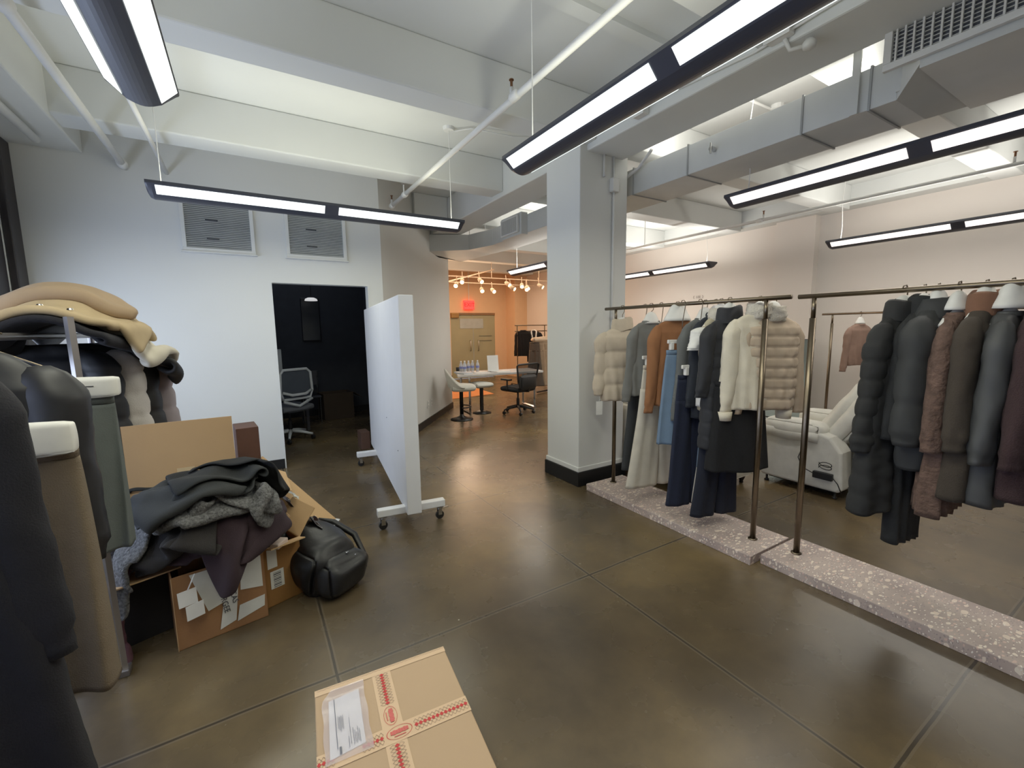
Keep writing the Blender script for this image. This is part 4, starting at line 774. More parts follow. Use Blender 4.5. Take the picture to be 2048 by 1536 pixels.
# track lights
SPT = mat('spot_glow', (255, 214, 150), .4, emit=14, ec=(255, 200, 130)); SPW = mat('spot_white', (225, 205, 180), .5)
tr = thing('light_track', 'white light tracks crossing the amber lit room ceiling', 'light track', (5, 9.5, 2.75)); obj('track_bar', MB().bb(3.4, 7.5, 9.48, 9.51, 2.74, 2.76), SPW, tr); obj('track_bar', MB().bb(4.65, 4.68, 8.4, 11.5, 2.78, 2.8), SPW, tr); obj('track_bar', MB().bb(3.4, 7.5, 11.0, 11.03, 2.78, 2.8), SPW, tr)
for x in (4.0, 5.2, 6.6): obj('track_rod', MB().tube([(x, 9.495, 2.76), (x, 9.495, 3.45)], .006, 6), SPW, tr)
pr = None; sl = [(4.12, 9.2, -.6, 'far left spotlight by the diagonal wall edge'), (4.32, 9.3, -.5, 'second spotlight from the left on the track'), (4.85, 9.4, .1, 'bright front facing spotlight above the exit sign'), (4.85, 9.35, -.3, 'lower spotlight hanging under the bright one'), (5.35, 9.7, .0, 'glaring spotlight right of the exit sign'), (5.55, 9.3, .3, 'spotlight in the middle of the track'), (5.62, 9.2, .6, 'spotlight tilted down beside the middle one'), (5.95, 9.3, -.5, 'spotlight left in the right hand cluster'), (6.15, 9.4, -.4, 'spotlight second in the right hand cluster'), (6.25, 9.5, -.3, 'spotlight third in the right hand cluster'), (6.6, 9.4, .7, 'spotlight at the right end of the track')]
for i, (x, y, rz, lab) in enumerate(sl):
    zz = [2.52, 2.62, 2.66, 2.44, 2.47, 2.6, 2.5, 2.58, 2.52, 2.56, 2.6][i]
    if pr is None:
        pr = thing('spot_light', lab, 'spotlight', (x, y, zz), 0, 'track spotlights in the amber room'); W = WM[pr.name]
        obj('lamp_head', xf(MB().tube([(0, .09, .05), (0, .05, .03), (0, -.05, -.03)], [.03, .045, .055], 14), W), SPW, pr, smooth=True)
        obj('bulb_face', xf(MB().tube([(0, -.048, -.029), (0, -.056, -.034)], .043, 14), W), SPT, pr); obj('arm', xf(MB().tube([(0, .05, .05), (0, .08, .22)], .008, 6), W), SPW, pr); pr.rotation_euler.z = rz
    else: dup(pr, (x, y, zz), rz, lab)
# far racks
fr_ = thing('clothes_rack', 'rolling clothes rack in the amber room with two black jackets', 'clothes rack', (6.35, 9.5, 0))
for z in (1.6, 1.45): obj('rail', MB().tube([(5.85, 9.5, z), (6.85, 9.5, z)], .014, 10), STEEL, fr_, smooth=True)
for x in (5.92, 6.78): obj('post', MB().tube([(x, 9.5, .08), (x, 9.5, 1.6)], .014, 10), STEEL, fr_); obj('foot', MB().tube([(x, 9.2, .08), (x, 9.8, .08)], .014, 8), STEEL, fr_); obj('wheel', MB().tube([(x-.015, 9.2, .035), (x+.015, 9.2, .035)], .034, 14), BLACKP, fr_); obj('wheel', MB().tube([(x-.015, 9.8, .035), (x+.015, 9.8, .035)], .034, 14), BLACKP, fr_)
top('dark jacket with open front on the amber room rack', 'jacket', 'jacket', (6.1, 9.5, 1.47), .2, BLACK, L_=.66, w0=.2, w1=.18, sl=.62); top('black jacket with white placket on the amber room rack', 'jacket', 'jacket', (6.42, 9.48, 1.45), .9, cloth('jacket_black2', (26, 26, 30)), L_=.8, w0=.19, w1=.18, sl=.6, collar='shawl', cm=TSH)
tag(obj('folded_cloth', cushion((6.15, 8.6, 1.25), (.75, .14, .1), rr=.45, wr=.012), cloth('cloth_warmwhite', (230, 205, 176)), smooth=True), 'rolled cream cloth lying over the far hangers next to the pillar edge', 'cloth')
t_ = thing('clothes_rack', 'low rack holding hanging trousers beside the pillar edge', 'clothes rack', (6.1, 8.6, 0)); obj('rail', MB().tube([(5.7, 8.6, 1.18), (6.6, 8.6, 1.18)], .014, 8), STEEL, t_); obj('post', MB().tube([(6.5, 8.6, .03), (6.5, 8.6, 1.18)], .016, 8), STEEL, t_); obj('foot', MB().tube([(5.7, 8.3, .03), (6.5, 8.6, .03), (6.5, 8.9, .03)], .018, 8), BLACKM, t_)
for i, (x, c, nm) in enumerate(((5.84, (84, 76, 68), 'grey'), (5.98, (176, 150, 122), 'tan'), (6.12, (190, 164, 134), 'pale tan'), (6.26, (170, 144, 118), 'sand'))): pants('%s trousers hanging on the low far rack' % nm, 'trousers', 'trousers', (x, 8.6, 1.19), 1.4, cloth('far_trouser%d' % i, c), L_=1.08, w=.12, legw=.12, t=.03)
# ================================================================ cloth settling (positions solved once while the scene is built)
class Field:
    def __init__(s, x0, x1, y0, y1, c=.012):
        s.x0, s.y0, s.c = x0, y0, c; s.nx = int((x1-x0)/c)+2; s.ny = int((y1-y0)/c)+2; s.H = np.zeros((s.nx, s.ny))
        s.X, s.Y = np.meshgrid(x0+np.arange(s.nx)*c, y0+np.arange(s.ny)*c, indexing='ij')
    def at(s, x, y):
        i = (x-s.x0)/s.c; j = (y-s.y0)/s.c; ok = (i >= 0) & (j >= 0) & (i < s.nx-1.01) & (j < s.ny-1.01)
        i = np.clip(i, 0, s.nx-1.01); j = np.clip(j, 0, s.ny-1.01); a = i.astype(int); b = j.astype(int); u = i-a; v = j-b; H = s.H
        return np.where(ok, (H[a, b]*(1-u)+H[a+1, b]*u)*(1-v)+(H[a, b+1]*(1-u)+H[a+1, b+1]*u)*v, 0)
    def box(s, cx, cy, sx, sy, h, rz=0):
        c, q = math.cos(rz), math.sin(rz); dx_ = s.X-cx; dy_ = s.Y-cy; u = dx_*c+dy_*q; v = -dx_*q+dy_*c
        s.H = np.where((abs(u) < sx/2) & (abs(v) < sy/2), np.maximum(s.H, h), s.H)
    def bump(s, cx, cy, rx, ry, h, z0=0, rz=0):
        c, q = math.cos(rz), math.sin(rz); dx_ = s.X-cx; dy_ = s.Y-cy; u = (dx_*c+dy_*q)/rx; v = (-dx_*q+dy_*c)/ry; r = 1-u*u-v*v
        s.H = np.where(r > 0, np.maximum(s.H, z0+h*np.sqrt(np.maximum(r, 0))), s.H)
    def splat(s, P, th_):
        i = np.clip(((P[:, 0]-s.x0)/s.c).round().astype(int), 2, s.nx-3); j = np.clip(((P[:, 1]-s.y0)/s.c).round().astype(int), 2, s.ny-3)
        for a in (-1, 0, 1):
            for b in (-1, 0, 1): np.maximum.at(s.H, (i+a, j+b), P[:, 2]+th_)
def settle(pts, d, place, fld, th_=.012, it=170, sub=5, seed=0, caps=(), pins=(), crumple=.03, bend=.25, grav=.0011, fric=.55):
    """pts: set of (i, j) grid cells of the cut pattern; place(u, v) -> start point"""
    keys = sorted(pts); ix = {k: n for n, k in enumerate(keys)}; rs = np.random.RandomState(seed)
    P = np.array([place(i*d, j*d) for i, j in keys], float); P += rs.uniform(-1, 1, P.shape)*crumple*.12
    ph = rs.uniform(0, 6, 4)
    P[:, 2] += crumple*(np.sin(P[:, 0]*23+ph[0]+3*np.sin(P[:, 1]*9))+np.sin(P[:, 1]*19+ph[1]+3*np.sin(P[:, 0]*11)))
    Q = P.copy(); C = []
    for (di, dj, k) in ((1, 0, 1), (0, 1, 1), (1, 1, .6), (1, -1, .6), (2, 0, bend), (0, 2, bend)):
        for par in range(4 if max(abs(di), abs(dj)) == 2 else 2):
            m = max(abs(di), abs(dj)); A = []; B = []
            for (i, j) in keys:
                t = i if di else j
                if (t//m) % 2 == (par % 2) and (m == 1 or t % 2 == par//2):
                    n2 = (i+di, j+dj)
                    if n2 in ix: A.append(ix[(i, j)]); B.append(ix[n2])
            if A: C.append((np.array(A), np.array(B), d*math.hypot(di, dj), k))
    pin = np.array([ix[k] for k in pins], int) if len(pins) else None; P0 = P[pin].copy() if pin is not None else None
    for n in range(it):
        V = (P-Q)*.97; V[:, 2] -= grav; l = np.linalg.norm(V, axis=1, keepdims=True); V *= np.minimum(1, .03/np.maximum(l, 1e-9)); Q = P.copy(); P = P+V
        for _ in range(sub):
            for A, B, L0, k in C:
                D = P[B]-P[A]; l = np.linalg.norm(D, axis=1, keepdims=True)+1e-9; e = (l-L0)/l*.5*k
                if L0 > d*1.9: e = np.minimum(e, 0)      # bending only resists folding up
                P[A] += D*e; P[B] -= D*e
            if pin is not None: P[pin] = P0
        h = fld.at(P[:, 0], P[:, 1])+th_; hit = P[:, 2] < h
        # step back out of steep sides, rise onto gentle ones
        deep = hit & (h-P[:, 2] > .07)
        if deep.any():
            e_ = fld.c; gx = (fld.at(P[:, 0]+e_, P[:, 1])-fld.at(P[:, 0]-e_, P[:, 1])); gy = (fld.at(P[:, 0], P[:, 1]+e_)-fld.at(P[:, 0], P[:, 1]-e_)); g = np.hypot(gx, gy)+1e-9
            st = deep & (g > .05); P[st, 0] -= gx[st]/g[st]*.012; P[st, 1] -= gy[st]/g[st]*.012
            ns_ = deep & ~st; P[ns_, 2] += .03
        sh_ = hit & ~deep; P[sh_, 2] = h[sh_]
        Q[hit, :2] += (P[hit, :2]-Q[hit, :2])*fric; Q[hit, 2] = P[hit, 2]
        fl = P[:, 2] < th_*.6; P[fl, 2] = th_*.6
        for a, b, r in caps:
            a = np.array(a); b = np.array(b); ab = b-a; t = np.clip(((P-a)@ab)/(ab@ab), 0, 1)[:, None]; c = a+t*ab; D = P-c; l = np.linalg.norm(D, axis=1, keepdims=True)+1e-9
            ins = l[:, 0] < r; P[ins] = (c+D/l*r)[ins]; Q[ins] += (P[ins]-Q[ins])*.3
    F = [(ix[(i, j)], ix[(i+1, j)], ix[(i+1, j+1)], ix[(i, j+1)]) for i, j in keys if (i+1, j) in ix and (i, j+1) in ix and (i+1, j+1) in ix]
    return P, F, keys
def pattern(kind, d):
    S = set()
    def rc_(x0, x1, y0, y1, f=None):
        for i in range(round(x0/d), round(x1/d)+1):
            for j in range(round(y0/d), round(y1/d)+1):
                if f is None or f(i*d, j*d): S.add((i, j))
    if kind == 'sweater': rc_(-.24, .24, -.3, .3); rc_(-.72, .72, .12, .3, lambda x, y: y > .12+.08*max(0, abs(x)-.24)/.48)
    elif kind == 'coat': rc_(-.27, .27, -.5, .4); rc_(-.78, .78, .2, .4)
    elif kind == 'pants': rc_(-.2, .2, .2, .5); rc_(-.2, -.03, -.5, .2); rc_(.03, .2, -.5, .2)
    elif kind == 'scarf': rc_(-.8, .8, -.13, .13)
    elif kind == 'throw': rc_(-.24, .24, -.4, .36)
    elif kind == 'arm': rc_(-.42, .3, -.12, .12)
    elif kind == 'rag': rc_(-.3, .3, -.25, .25)
    elif kind == 'leg': rc_(-.09, .09, -.45, .45)
    elif kind == 'long': rc_(-.22, .22, -.6, .6)
    return S
def cloth_thing(name, label, cat, kind, c, rz, fld, m, z0, seed, d=.024, comp=.86, th_=.012, solid=.012, tilt=0, group=None, **k):
    ca, sa = math.cos(rz), math.sin(rz)
    def place(u, v): x = u*comp; y = v*comp; return (c[0]+x*ca-y*sa, c[1]+x*sa+y*ca, z0+tilt*x)
    P, F, keys = settle(pattern(kind, d), d, place, fld, th_, seed=seed, **k); fld.splat(P, th_*.5)
    mb = MB(); mb.add([tuple(p) for p in P], F); o = obj(name, mb, m, None, smooth=True, solid=solid, sub=1); return tag(o, label, cat, group)
# ================================================================ boxes by the left rack
CB = (176, 140, 98); TAN = mat('cardboard_tan', (188, 152, 108), .85, var=.05, vs=4, bump=.08, bs=80); TAPE = mat('clear_tape', (206, 180, 138), .3)
frz = .19
f1 = carton('open cardboard box at the front of the clothes pile with white labels on its face', 'cardboard_box', -.24, 2.66, 0, .385, .36, .37, frz, c=(146, 104, 66), mname='cardboard_front', flaps=(('e', .2, .75, .02, TAN),))
W = WM[f1.name]; LB = mat('label_white', (214, 214, 206), .6, var=.06, vs=12); INK = mat('label_ink', (70, 70, 74), .8)
def decal(root, W, M, poly, m, nm='paper_label', h=.0015): return obj(nm, xf(MB().extr(poly, M, h), W), m, root)
FM = lookM((-.1925, -.182, 0), (1, 0, 0), (0, 0, 1))      # front face frame: x right, y up
decal(f1, W, FM, [(.17, .03), (.24, .05), (.27, .3), (.22, .31)], LB); decal(f1, W, FM, [(.245, .04), (.37, .07), (.375, .13), (.26, .12)], LB); decal(f1, W, FM, [(.27, .2), (.37, .18), (.37, .35), (.28, .35)], LB)
decal(f1, W, FM, [(.07, .36), (.13, .15), (.2, .17), (.21, .36)], LB, 'loose_paper', .004)
text('box_print', 'CHARGEE', .03, W @ FM @ Matrix.Translation((.213, .16, .003)) @ Matrix.Rotation(math.radians(80), 4, 'Z') @ Matrix.Scale(1, 4), INK, f1) if False else None
for q, (a, b_, tx) in enumerate(((.2, .15, 'RGEE'), (.236, .2, 'IN CAS'))): text('box_print', tx, .036, W @ FM @ Matrix.Translation((a, b_, .004)) @ Matrix.Rotation(math.radians(-82), 4, 'Z'), INK, f1)
decal(f1, W, FM, [(.0, 0), (.003, 0), (.003, .37), (.0, .37)], TAN, 'worn_edge')
f2 = carton('brown box with barcode label wedged right of the front box', 'cardboard_box', .02, 2.76, 0, .2, .3, .34, .35, c=(140, 98, 50), mname='cardboard_side', flaps=(('e', .17, .9, .01, TAN), ('s', .1, .3, .01, TAN)))
W = WM[f2.name]; FM = lookM((-.1, -.151, 0), (1, 0, 0), (0, 0, 1)); decal(f2, W, FM, [(.02, .22), (.07, .22), (.07, .33), (.02, .33)], LB); decal(f2, W, FM, [(.03, .1), (.1, .1), (.1, .2), (.03, .2)], LB)
bc_ = MB()
for k in range(9): bc_.extr([(.045+.0, .107+k*.01), (.085, .107+k*.01), (.085, .107+k*.01+(.003, .005, .002)[k % 3]), (.045, .107+k*.01+(.003, .005, .002)[k % 3])], FM @ Matrix.Translation((0, 0, .002)), .001)
obj('barcode', xf(bc_, W), INK, f2)
f3 = carton('dark sided open box at the left of the pile with tan flaps', 'cardboard_box', -.66, 2.82, 0, .4, .42, .36, .35, c=(30, 27, 27), mname='cardboard_black', flaps=(('s', .17, .12, .02, TAN), ('w', .22, 1.1, .03, TAN), ('n', .2, 1.2, 0, TAN)))
f4 = carton('large cardboard box with a tall flap standing up behind the clothes pile', 'cardboard_box', -.345, 3.03, 0, .47, .42, .7, .02, c=(150, 116, 78), mname='cardboard_mid', flaps=(('s', .35, 1.52, .004, TAN), ('w', .16, -1.1, .05, TAN), ('e', .3, -.5, .0, TAN)))
W = WM[f4.name]; M_ = lookM((-.03, -.222, .7), (1, 0, 0), (0, -.05, 1)); decal(f4, W, M_, [(.0, -.02), (.075, -.02), (.075, .1), (.0, .1)], TAPE, 'packing_tape')
M2 = lookM((-.235, -.217, .58), (1, 0, 0), (0, 0, 1)); decal(f4, W, M2, [(0, 0), (.47, .0), (.47, .12), (0, .12)], TAN, 'lid_lip', .004)
f5 = tag(obj('small_carton', MB().box((-.06, 3.42, .44), (.13, .22, .88), .1), mat('cardboard_redbrown', (84, 56, 46), .85, var=.15), bevel=.004), 'tall red brown carton standing behind the large open box', 'box')
# long torn plank of cardboard leaning to the right of the pile
pk = thing('cardboard_sheet', 'long torn cardboard strip slanting down to the floor right of the pile', 'cardboard', (.1, 3.1, 0))
a0 = Vector((-.06, 3.3, .62)); a1 = Vector((.33, 2.86, .23)); wv = Vector((.1, .09, .02)); sh = []
for k in range(15):
    q = k/14; c = a0.lerp(a1, q); j1 = .012*math.sin(k*2.3)+.008*math.sin(k*5.1); sh.append([tuple(c-wv*(.62+j1*5)+Vector((0, 0, -.07+j1))), tuple(c), tuple(c+wv*.85+Vector((0, 0, .02)))])
obj('sheet', MB().rings(sh, closed=False), TAN, pk, solid=.006); 
q = a1; obj('silver_sticker', MB().add([tuple(q+wv*.1+Vector((-.03, .03, .012))), tuple(q+wv*.1+Vector((.012, -.018, .01))), tuple(q+wv*.87+Vector((.012, -.018, .03))), tuple(q+wv*.87+Vector((-.03, .03, .032)))], [(0, 1, 2, 3)]), mat('silver_label', (190, 192, 194), .4), pk)
rs_ = np.random.RandomState(3); V = []; n1, n2 = 26, 10
R = [[(.0+.3*u+.02*fn((u*5, v*4, 1)), 3.12-.36*u+(v-.5)*.09+.02*fn((u*6, v*5, 7)), .56-.26*u+.05*fn((u*7, v*6, 3))+.02) for v in [k/n2 for k in range(n2+1)]] for u in [k/n1 for k in range(n1+1)]]
tag(obj('plastic_wrap', MB().rings(R, closed=False), mat('plastic_brown', (46, 34, 36), .12, spec=.8), smooth=True, sub=1, solid=.002), 'shiny dark plastic wrap crumpled on the slanting cardboard strip', 'plastic bag')
R = [[(.12+.08*u+.02*fn((u*9, v*7, 2)), 3.06-.07*u+(v-.5)*.07+.015*fn((u*6, v*5, 9)), .5-.07*u+.03*fn((u*8, v*8, 4))+.02) for v in [k/6 for k in range(7)]] for u in [k/10 for k in range(11)]]
tag(obj('torn_tape', MB().rings(R, closed=False), mat('tape_grey', (176, 176, 170), .25), smooth=True, sub=1, solid=.002), 'loose silvery torn packing tape at the top of the cardboard strip', 'tape')
# ================================================================ the heap of clothes
FD = Field(-1.1, .6, 2.0, 3.7)
FD.box(-.24, 2.66, .385, .36, .37, frz); FD.box(.02, 2.76, .2, .3, .34, .35); FD.box(-.66, 2.82, .36, .38, .3, .35); FD.box(-.345, 3.03, .5, .46, .7, .02)
FD.bump(-.2, 2.66, .26, .26, .36, .33); FD.bump(-.42, 2.64, .2, .22, .2, .3, .4); FD.bump(-.03, 2.68, .18, .24, .27, .3)
HK = cloth('heap_black', (30, 32, 33), bump=.2, bs=150); HK2 = cloth('heap_charcoal', (46, 48, 49), bump=.2, bs=150); HM = cloth('heap_marl', (104, 104, 104), bump=.8, bs=150, var=.55, vs=90); HW = cloth('heap_wine', (88, 56, 64), bump=.4); HP = cloth('heap_plum', (50, 36, 42), bump=.3)
cloth_thing('black_trousers', 'black trousers spread at the bottom of the heap over the box front', 'trousers', 'rag', (-.24, 2.55), .19, FD, HP, .8, 1, comp=.8, it=170)
cloth_thing('wine_sweater', 'wine red ribbed knit hanging off the left side of the heap', 'sweater', 'leg', (-.53, 2.62), -.85, FD, HW, .8, 2, it=150, solid=.016, comp=.8)
cloth_thing('plum_top', 'plum brown top hanging over the front right corner of the box', 'top', 'rag', (-.1, 2.5), .5, FD, HP, .85, 3, comp=.66, it=160)
cloth_thing('grey_black_knit', 'dark brownish black knit spread over the left front of the heap', 'sweater', 'rag', (-.38, 2.52), -.2, FD, cloth('heap_umber', (38, 35, 34), bump=.3), .85, 13, comp=.75, it=160)
cloth_thing('marl_sweater', 'marled grey knit sweater in the middle of the heap', 'sweater', 'sweater', (-.24, 2.54), .5, FD, HM, .95, 4, d=.026, comp=.6, crumple=.045, solid=.022, th_=.018, it=170)
cloth_thing('marl_scarf', 'second marled grey knit tucked at the left of the heap', 'scarf', 'scarf', (-.32, 2.6), -.5, FD, HM, 1.0, 7, d=.026, comp=.42, crumple=.05, solid=.02, th_=.018, it=150)
cloth_thing('charcoal_top', 'charcoal garment with a button lying on the front of the heap', 'top', 'rag', (-.28, 2.52), .9, FD, HK2, 1.05, 5, comp=.5, crumple=.04, it=160)
cloth_thing('black_sweater', 'black sweater thrown on top of the heap with one sleeve toward the tall flap', 'sweater', 'sweater', (-.2, 2.68), .15, FD, HK, 1.15, 6, d=.026, comp=.58, crumple=.06, solid=.014, it=190)
cloth_thing('black_shirt', 'black shirt lying over the right shoulder of the heap', 'shirt', 'rag', (-.06, 2.7), -.5, FD, cloth('heap_jet', (20, 21, 23), bump=.15), 1.2, 8, comp=.66, crumple=.06, it=190)
ht = thing('hang_tag', 'white square hang tag dangling over the front of the box', 'tag', (-.33, 2.44, .3)); Wt = lookM((-.335, 2.42, .27), (1, .19, 0), (0, .05, 1))
obj('tag_card', MB().extr([(-.035, -.04), (.038, -.035), (.035, .04), (-.038, .035)], Wt, .002), mat('paper_tag', (228, 226, 220), .7), ht); obj('tag_print', MB().extr([(-.012, -.01), (.012, -.01), (.012, .004), (-.012, .004)], Wt @ Matrix.Translation((0, 0, -.001)), .0005), mat('tag_ink', (168, 166, 160), .8), ht)
obj('tag_card', MB().extr([(-.02, -.11), (.05, -.1), (.048, -.03), (-.022, -.04)], Wt @ Matrix.Translation((.01, 0, .006)), .002), mat('paper_tag', (228, 226, 220), .7), ht); obj('string', MB().tube([(-.33, 2.42, .31), (-.315, 2.41, .345), (-.3, 2.43, .375)], .003, 6), WHITEP, ht)
tag(obj('fold_label', MB().box((.06, 2.56, .37), (.085, .05, .03), .9, None), mat('pink_card', (206, 188, 176), .7), bevel=.005), 'small folded pinkish card tag sticking out right of the heap', 'tag')
# ---------------------------------------------------------------- backpack on the floor
bp = thing('backpack', 'black backpack slumped on the floor right of the boxes', 'backpack', (.25, 2.74, 0), .45); Wb = WM[bp.name]; BPM = mat('nylon_black', (11, 11, 13), .45, var=.2, bump=.15, bs=40)
obj('body', xf(cushion((0, .03, .16), (.33, .5, .3), M=Matrix.Rotation(.18, 4, 'X'), rr=.3, wr=.03, sd=4, bulge=.02), Wb), BPM, bp, smooth=True)
obj('front_pocket', xf(cushion((.03, -.2, .11), (.27, .2, .2), rr=.32, wr=.025, sd=7), Wb), BPM, bp, smooth=True); obj('top_flap', xf(cushion((-.04, .22, .29), (.26, .2, .09), rr=.45, wr=.02, sd=2), Wb), BPM, bp, smooth=True)
obj('strap', xf(MB().tube([(.12, .2, .3), (.2, .1, .27), (.25, -.04, .2), (.24, -.14, .1), (.2, -.2, .05)], [.012, .02, .02, .016, .01], 8), Wb), BPM, bp, smooth=True); obj('handle_loop', xf(MB().tube([(-.05, .3, .3), (-.02, .36, .36), (.05, .36, .36), (.07, .3, .3)], .011, 8), Wb), BPM, bp, smooth=True)
obj('strap_tail', xf(MB().tube([(.2, -.1, .03), (.27, -.02, .01), (.33, .03, .008)], .006, 6), Wb), BPM, bp, smooth=True)
for p in ((.05, -.24, .225), (.09, -.26, .2), (.11, -.2, .19)): obj('buckle', xf(MB().box(p, (.018, .012, .01), .4), Wb), CHROME, bp, bevel=.003)
# ---------------------------------------------------------------- left clothes rack
lr = thing('clothes_rack', 'metal clothes rack by the window loaded with coats', 'clothes rack', (-.76, 2.2, 0)); LS = mat('rack_grey_metal', (150, 146, 146), .35, metal=.8)
obj('rail', MB().tube([(-.76, .95, 1.5), (-.76, 3.35, 1.5)], .014, 12), LS, lr, smooth=True)
up = MB(); up.tube([(-.585, 2.41, 0), (-.605, 2.41, 1.575)], .016, 4); obj('post', up, LS, lr); obj('post', MB().tube([(-1.0, 2.41, 0), (-.98, 2.41, 1.575)], .015, 4), LS, lr); obj('cross_bar', MB().bb(-.98, -.6, 2.4, 2.42, 1.2, 1.22), LS, lr); obj('foot', MB().bb(-1.05, -.56, 2.38, 2.44, 0, .03), LS, lr, bevel=.005)
for yy in (.95, 3.35): obj('post', MB().tube([(-.76, yy, .03), (-.76, yy, 1.5)], .014, 10), LS, lr); obj('foot', MB().bb(-1.0, -.52, yy-.03, yy+.03, 0, .03), LS, lr, bevel=.005)
NV = cloth('coat_midnight', (20, 20, 28), bump=.25); NB = cloth('bomber_black', (26, 26, 30), r=.5, bump=.05, bs=30); TP = cloth('skirt_taupe', (112, 98, 80), bump=.35, bs=240); GD = cloth('dress_greygreen', (92, 98, 96), bump=.2); PB = cloth('puffer_black', (20, 20, 23), r=.6, bump=.05, bs=40)
top('near black wool coat hanging closest to the camera at the left edge', 'coat', 'long_coat', (-.765, 1.45, 1.5), -.2, NV, L_=1.22, w0=.24, w1=.31, t0=.07, t1=.1, sl=.74, r0=.08, r1=.065, collar='shawl', hems=.0, out=.05, slope=.11, folds=.03, fk=3, sd=2)
hooked(-.765, 1.45, 1.55, .04, 'white hanger shoulder showing at the left edge of the near black coat', -.2, w=.2)
def flat_hanger(x0, x1, y, z, h, lab, yy=.03, pr=None):
    t = thing('padded_hanger', lab, 'hanger', ((x0+x1)/2, y, z+h)); obj('padded_bar', cushion(((x0+x1)/2, y, z+h/2), (x1-x0, .05, h), rr=.22, wr=.004, sd=x0*9, bulge=.004), HANG, t, smooth=True)
    obj('hook', MB().tube([((x0+x1)/2, y, z+h), ((x0+x1)/2-.05, y, z+h+.04), (-.76, y, 1.45), (-.775, y, 1.5), (-.76, y, 1.522), (-.74, y, 1.51)], .0035, 8), STEEL, t, smooth=True)
    if pr: obj('printed_line', MB().bb(x0+.06, x1-.07, y-.0275, y-.0265, z+h*.55, z+h*.6), INK, t)
    return t
flat_hanger(-.78, -.465, 1.76, 1.155, .095, 'wide white padded hanger bar above the taupe skirt')
pants('long taupe wool skirt hanging from the wide white padded hanger', 'long_skirt', 'skirt', (-.545, 1.8, 1.17), 0, TP, L_=.77, w=.075, t=.05, skirt=True, wh=.105, sd=2.6, fk=3, fa=.03)
top('black satin bomber jacket with a full sleeve hanging behind the near coat', 'jacket', 'bomber_jacket', (-.755, 1.98, 1.46), .2, NB, L_=.66, w0=.22, w1=.22, t0=.07, t1=.08, sl=.66, r0=.1, r1=.075, collar='crew', out=.02, slope=.1, folds=.012)
flat_hanger(-.72, -.445, 2.25, 1.265, .075, 'narrow white padded hanger bar with a printed line above the grey dress', pr=True)
pants('grey green long dress hanging under the printed white hanger', 'long_dress', 'dress', (-.57, 2.27, 1.27), .0, GD, L_=.62, w=.1, t=.04, skirt=True, wh=.105, sd=1, fk=4, fa=.025)
for i, (y, x, c_, c2, lab) in enumerate(((2.88, -.81, PB, PB, 'black puffer coat hanging behind the grey dress'), (2.98, -.74, PB, cloth('cuff_pale', (206, 200, 194)), 'black puffer with pale quilted sleeve lining on the left rack'), (3.08, -.7, PB, PB, 'black puffer hanging near the back of the left rack'), (3.18, -.65, cloth('puffer_mauve', (150, 140, 144), bump=.1), cloth('puffer_mauve', (150, 140, 144)), 'pale mauve grey puffer at the back end of the left rack'))):
    top(lab, 'coat', 'puffer_coat', (x, y, 1.46), .0, c_, L_=.72, w0=.2, w1=.21, t0=.05, t1=.05, sl=.58, r0=.075, r1=.06, collar=None, quilt='h', qa=.02, nh=7, sm=c2)
# coats thrown over the rack
FR = Field(-1.25, .0, 2.0, 3.7)
FR.H = np.maximum(0, np.where(abs(FR.Y-2.82) < .55, 1.55-3.6*(FR.X+.7)**2, 0)); FR.H = np.where((FR.X < -.4) & (FR.X > -1.0), FR.H, 0)
cloth_thing('black_coat', 'black coat thrown over the back of the loaded rack', 'coat', 'throw', (-.56, 3.08), -1.3, FR, PB, 1.72, 21, d=.028, comp=.95, th_=.02, solid=.03, it=120, crumple=.02, fric=.85)
cloth_thing('midnight_coat', 'midnight black snap coat filling the rack under the beige coats', 'coat', 'throw', (-.72, 2.66), -1.35, FR, NV, 1.68, 27, d=.028, comp=.95, th_=.02, solid=.03, it=120, crumple=.02, fric=.7)
cloth_thing('cream_coat', 'pale cream puffer coat lying under the beige coats on the rack', 'coat', 'throw', (-.6, 2.9), -1.4, FR, cloth('coat_palecream', (206, 198, 180), bump=.05, bs=30), 1.78, 22, d=.028, comp=.9, th_=.025, solid=.04, it=120, crumple=.02, fric=.88)
cloth_thing('beige_coat', 'beige parka with snap buttons draped over the loaded rack', 'coat', 'throw', (-.66, 2.7), -1.25, FR, cloth('coat_beige', (184, 162, 126), bump=.05, bs=30), 1.84, 23, d=.028, comp=.9, th_=.025, solid=.035, it=120, crumple=.03, fric=.8)
bcoat = bpy.data.objects['beige_coat']; bz = [v.co.copy() for v in bcoat.data.vertices]; ymin = min(v.y for v in bz); row = sorted([v for v in bz if v.y < ymin+.16], key=lambda v: v.x)
for q in (.3, .5, .68, .85):
    p_ = bcoat.location+row[int(len(row)*q)]; obj('snap_button', MB().lathe([(.002, .0), (.011, .0), (.009, .006), (.002, .008)], (p_.x, p_.y, p_.z+.018), 12), CHROME, bcoat)
cloth_thing('tan_coat', 'brownish tan coat lying on top of the coat pile', 'coat', 'arm', (-.72, 2.74), .12, FR, cloth('coat_tan', (164, 140, 112), bump=.05, bs=30), 1.9, 24, d=.03, comp=.8, th_=.03, solid=.06, it=110, crumple=.03, fric=.9)
# ================================================================ big sealed carton in the foreground
bx = thing('sealed_carton', 'large sealed cardboard carton with red diamond tape in the foreground', 'box', (.33, 1.0, 0)); CBX = mat('cardboard_clean', (186, 156, 122), .8, var=.03, vs=3, bump=.04, bs=90)

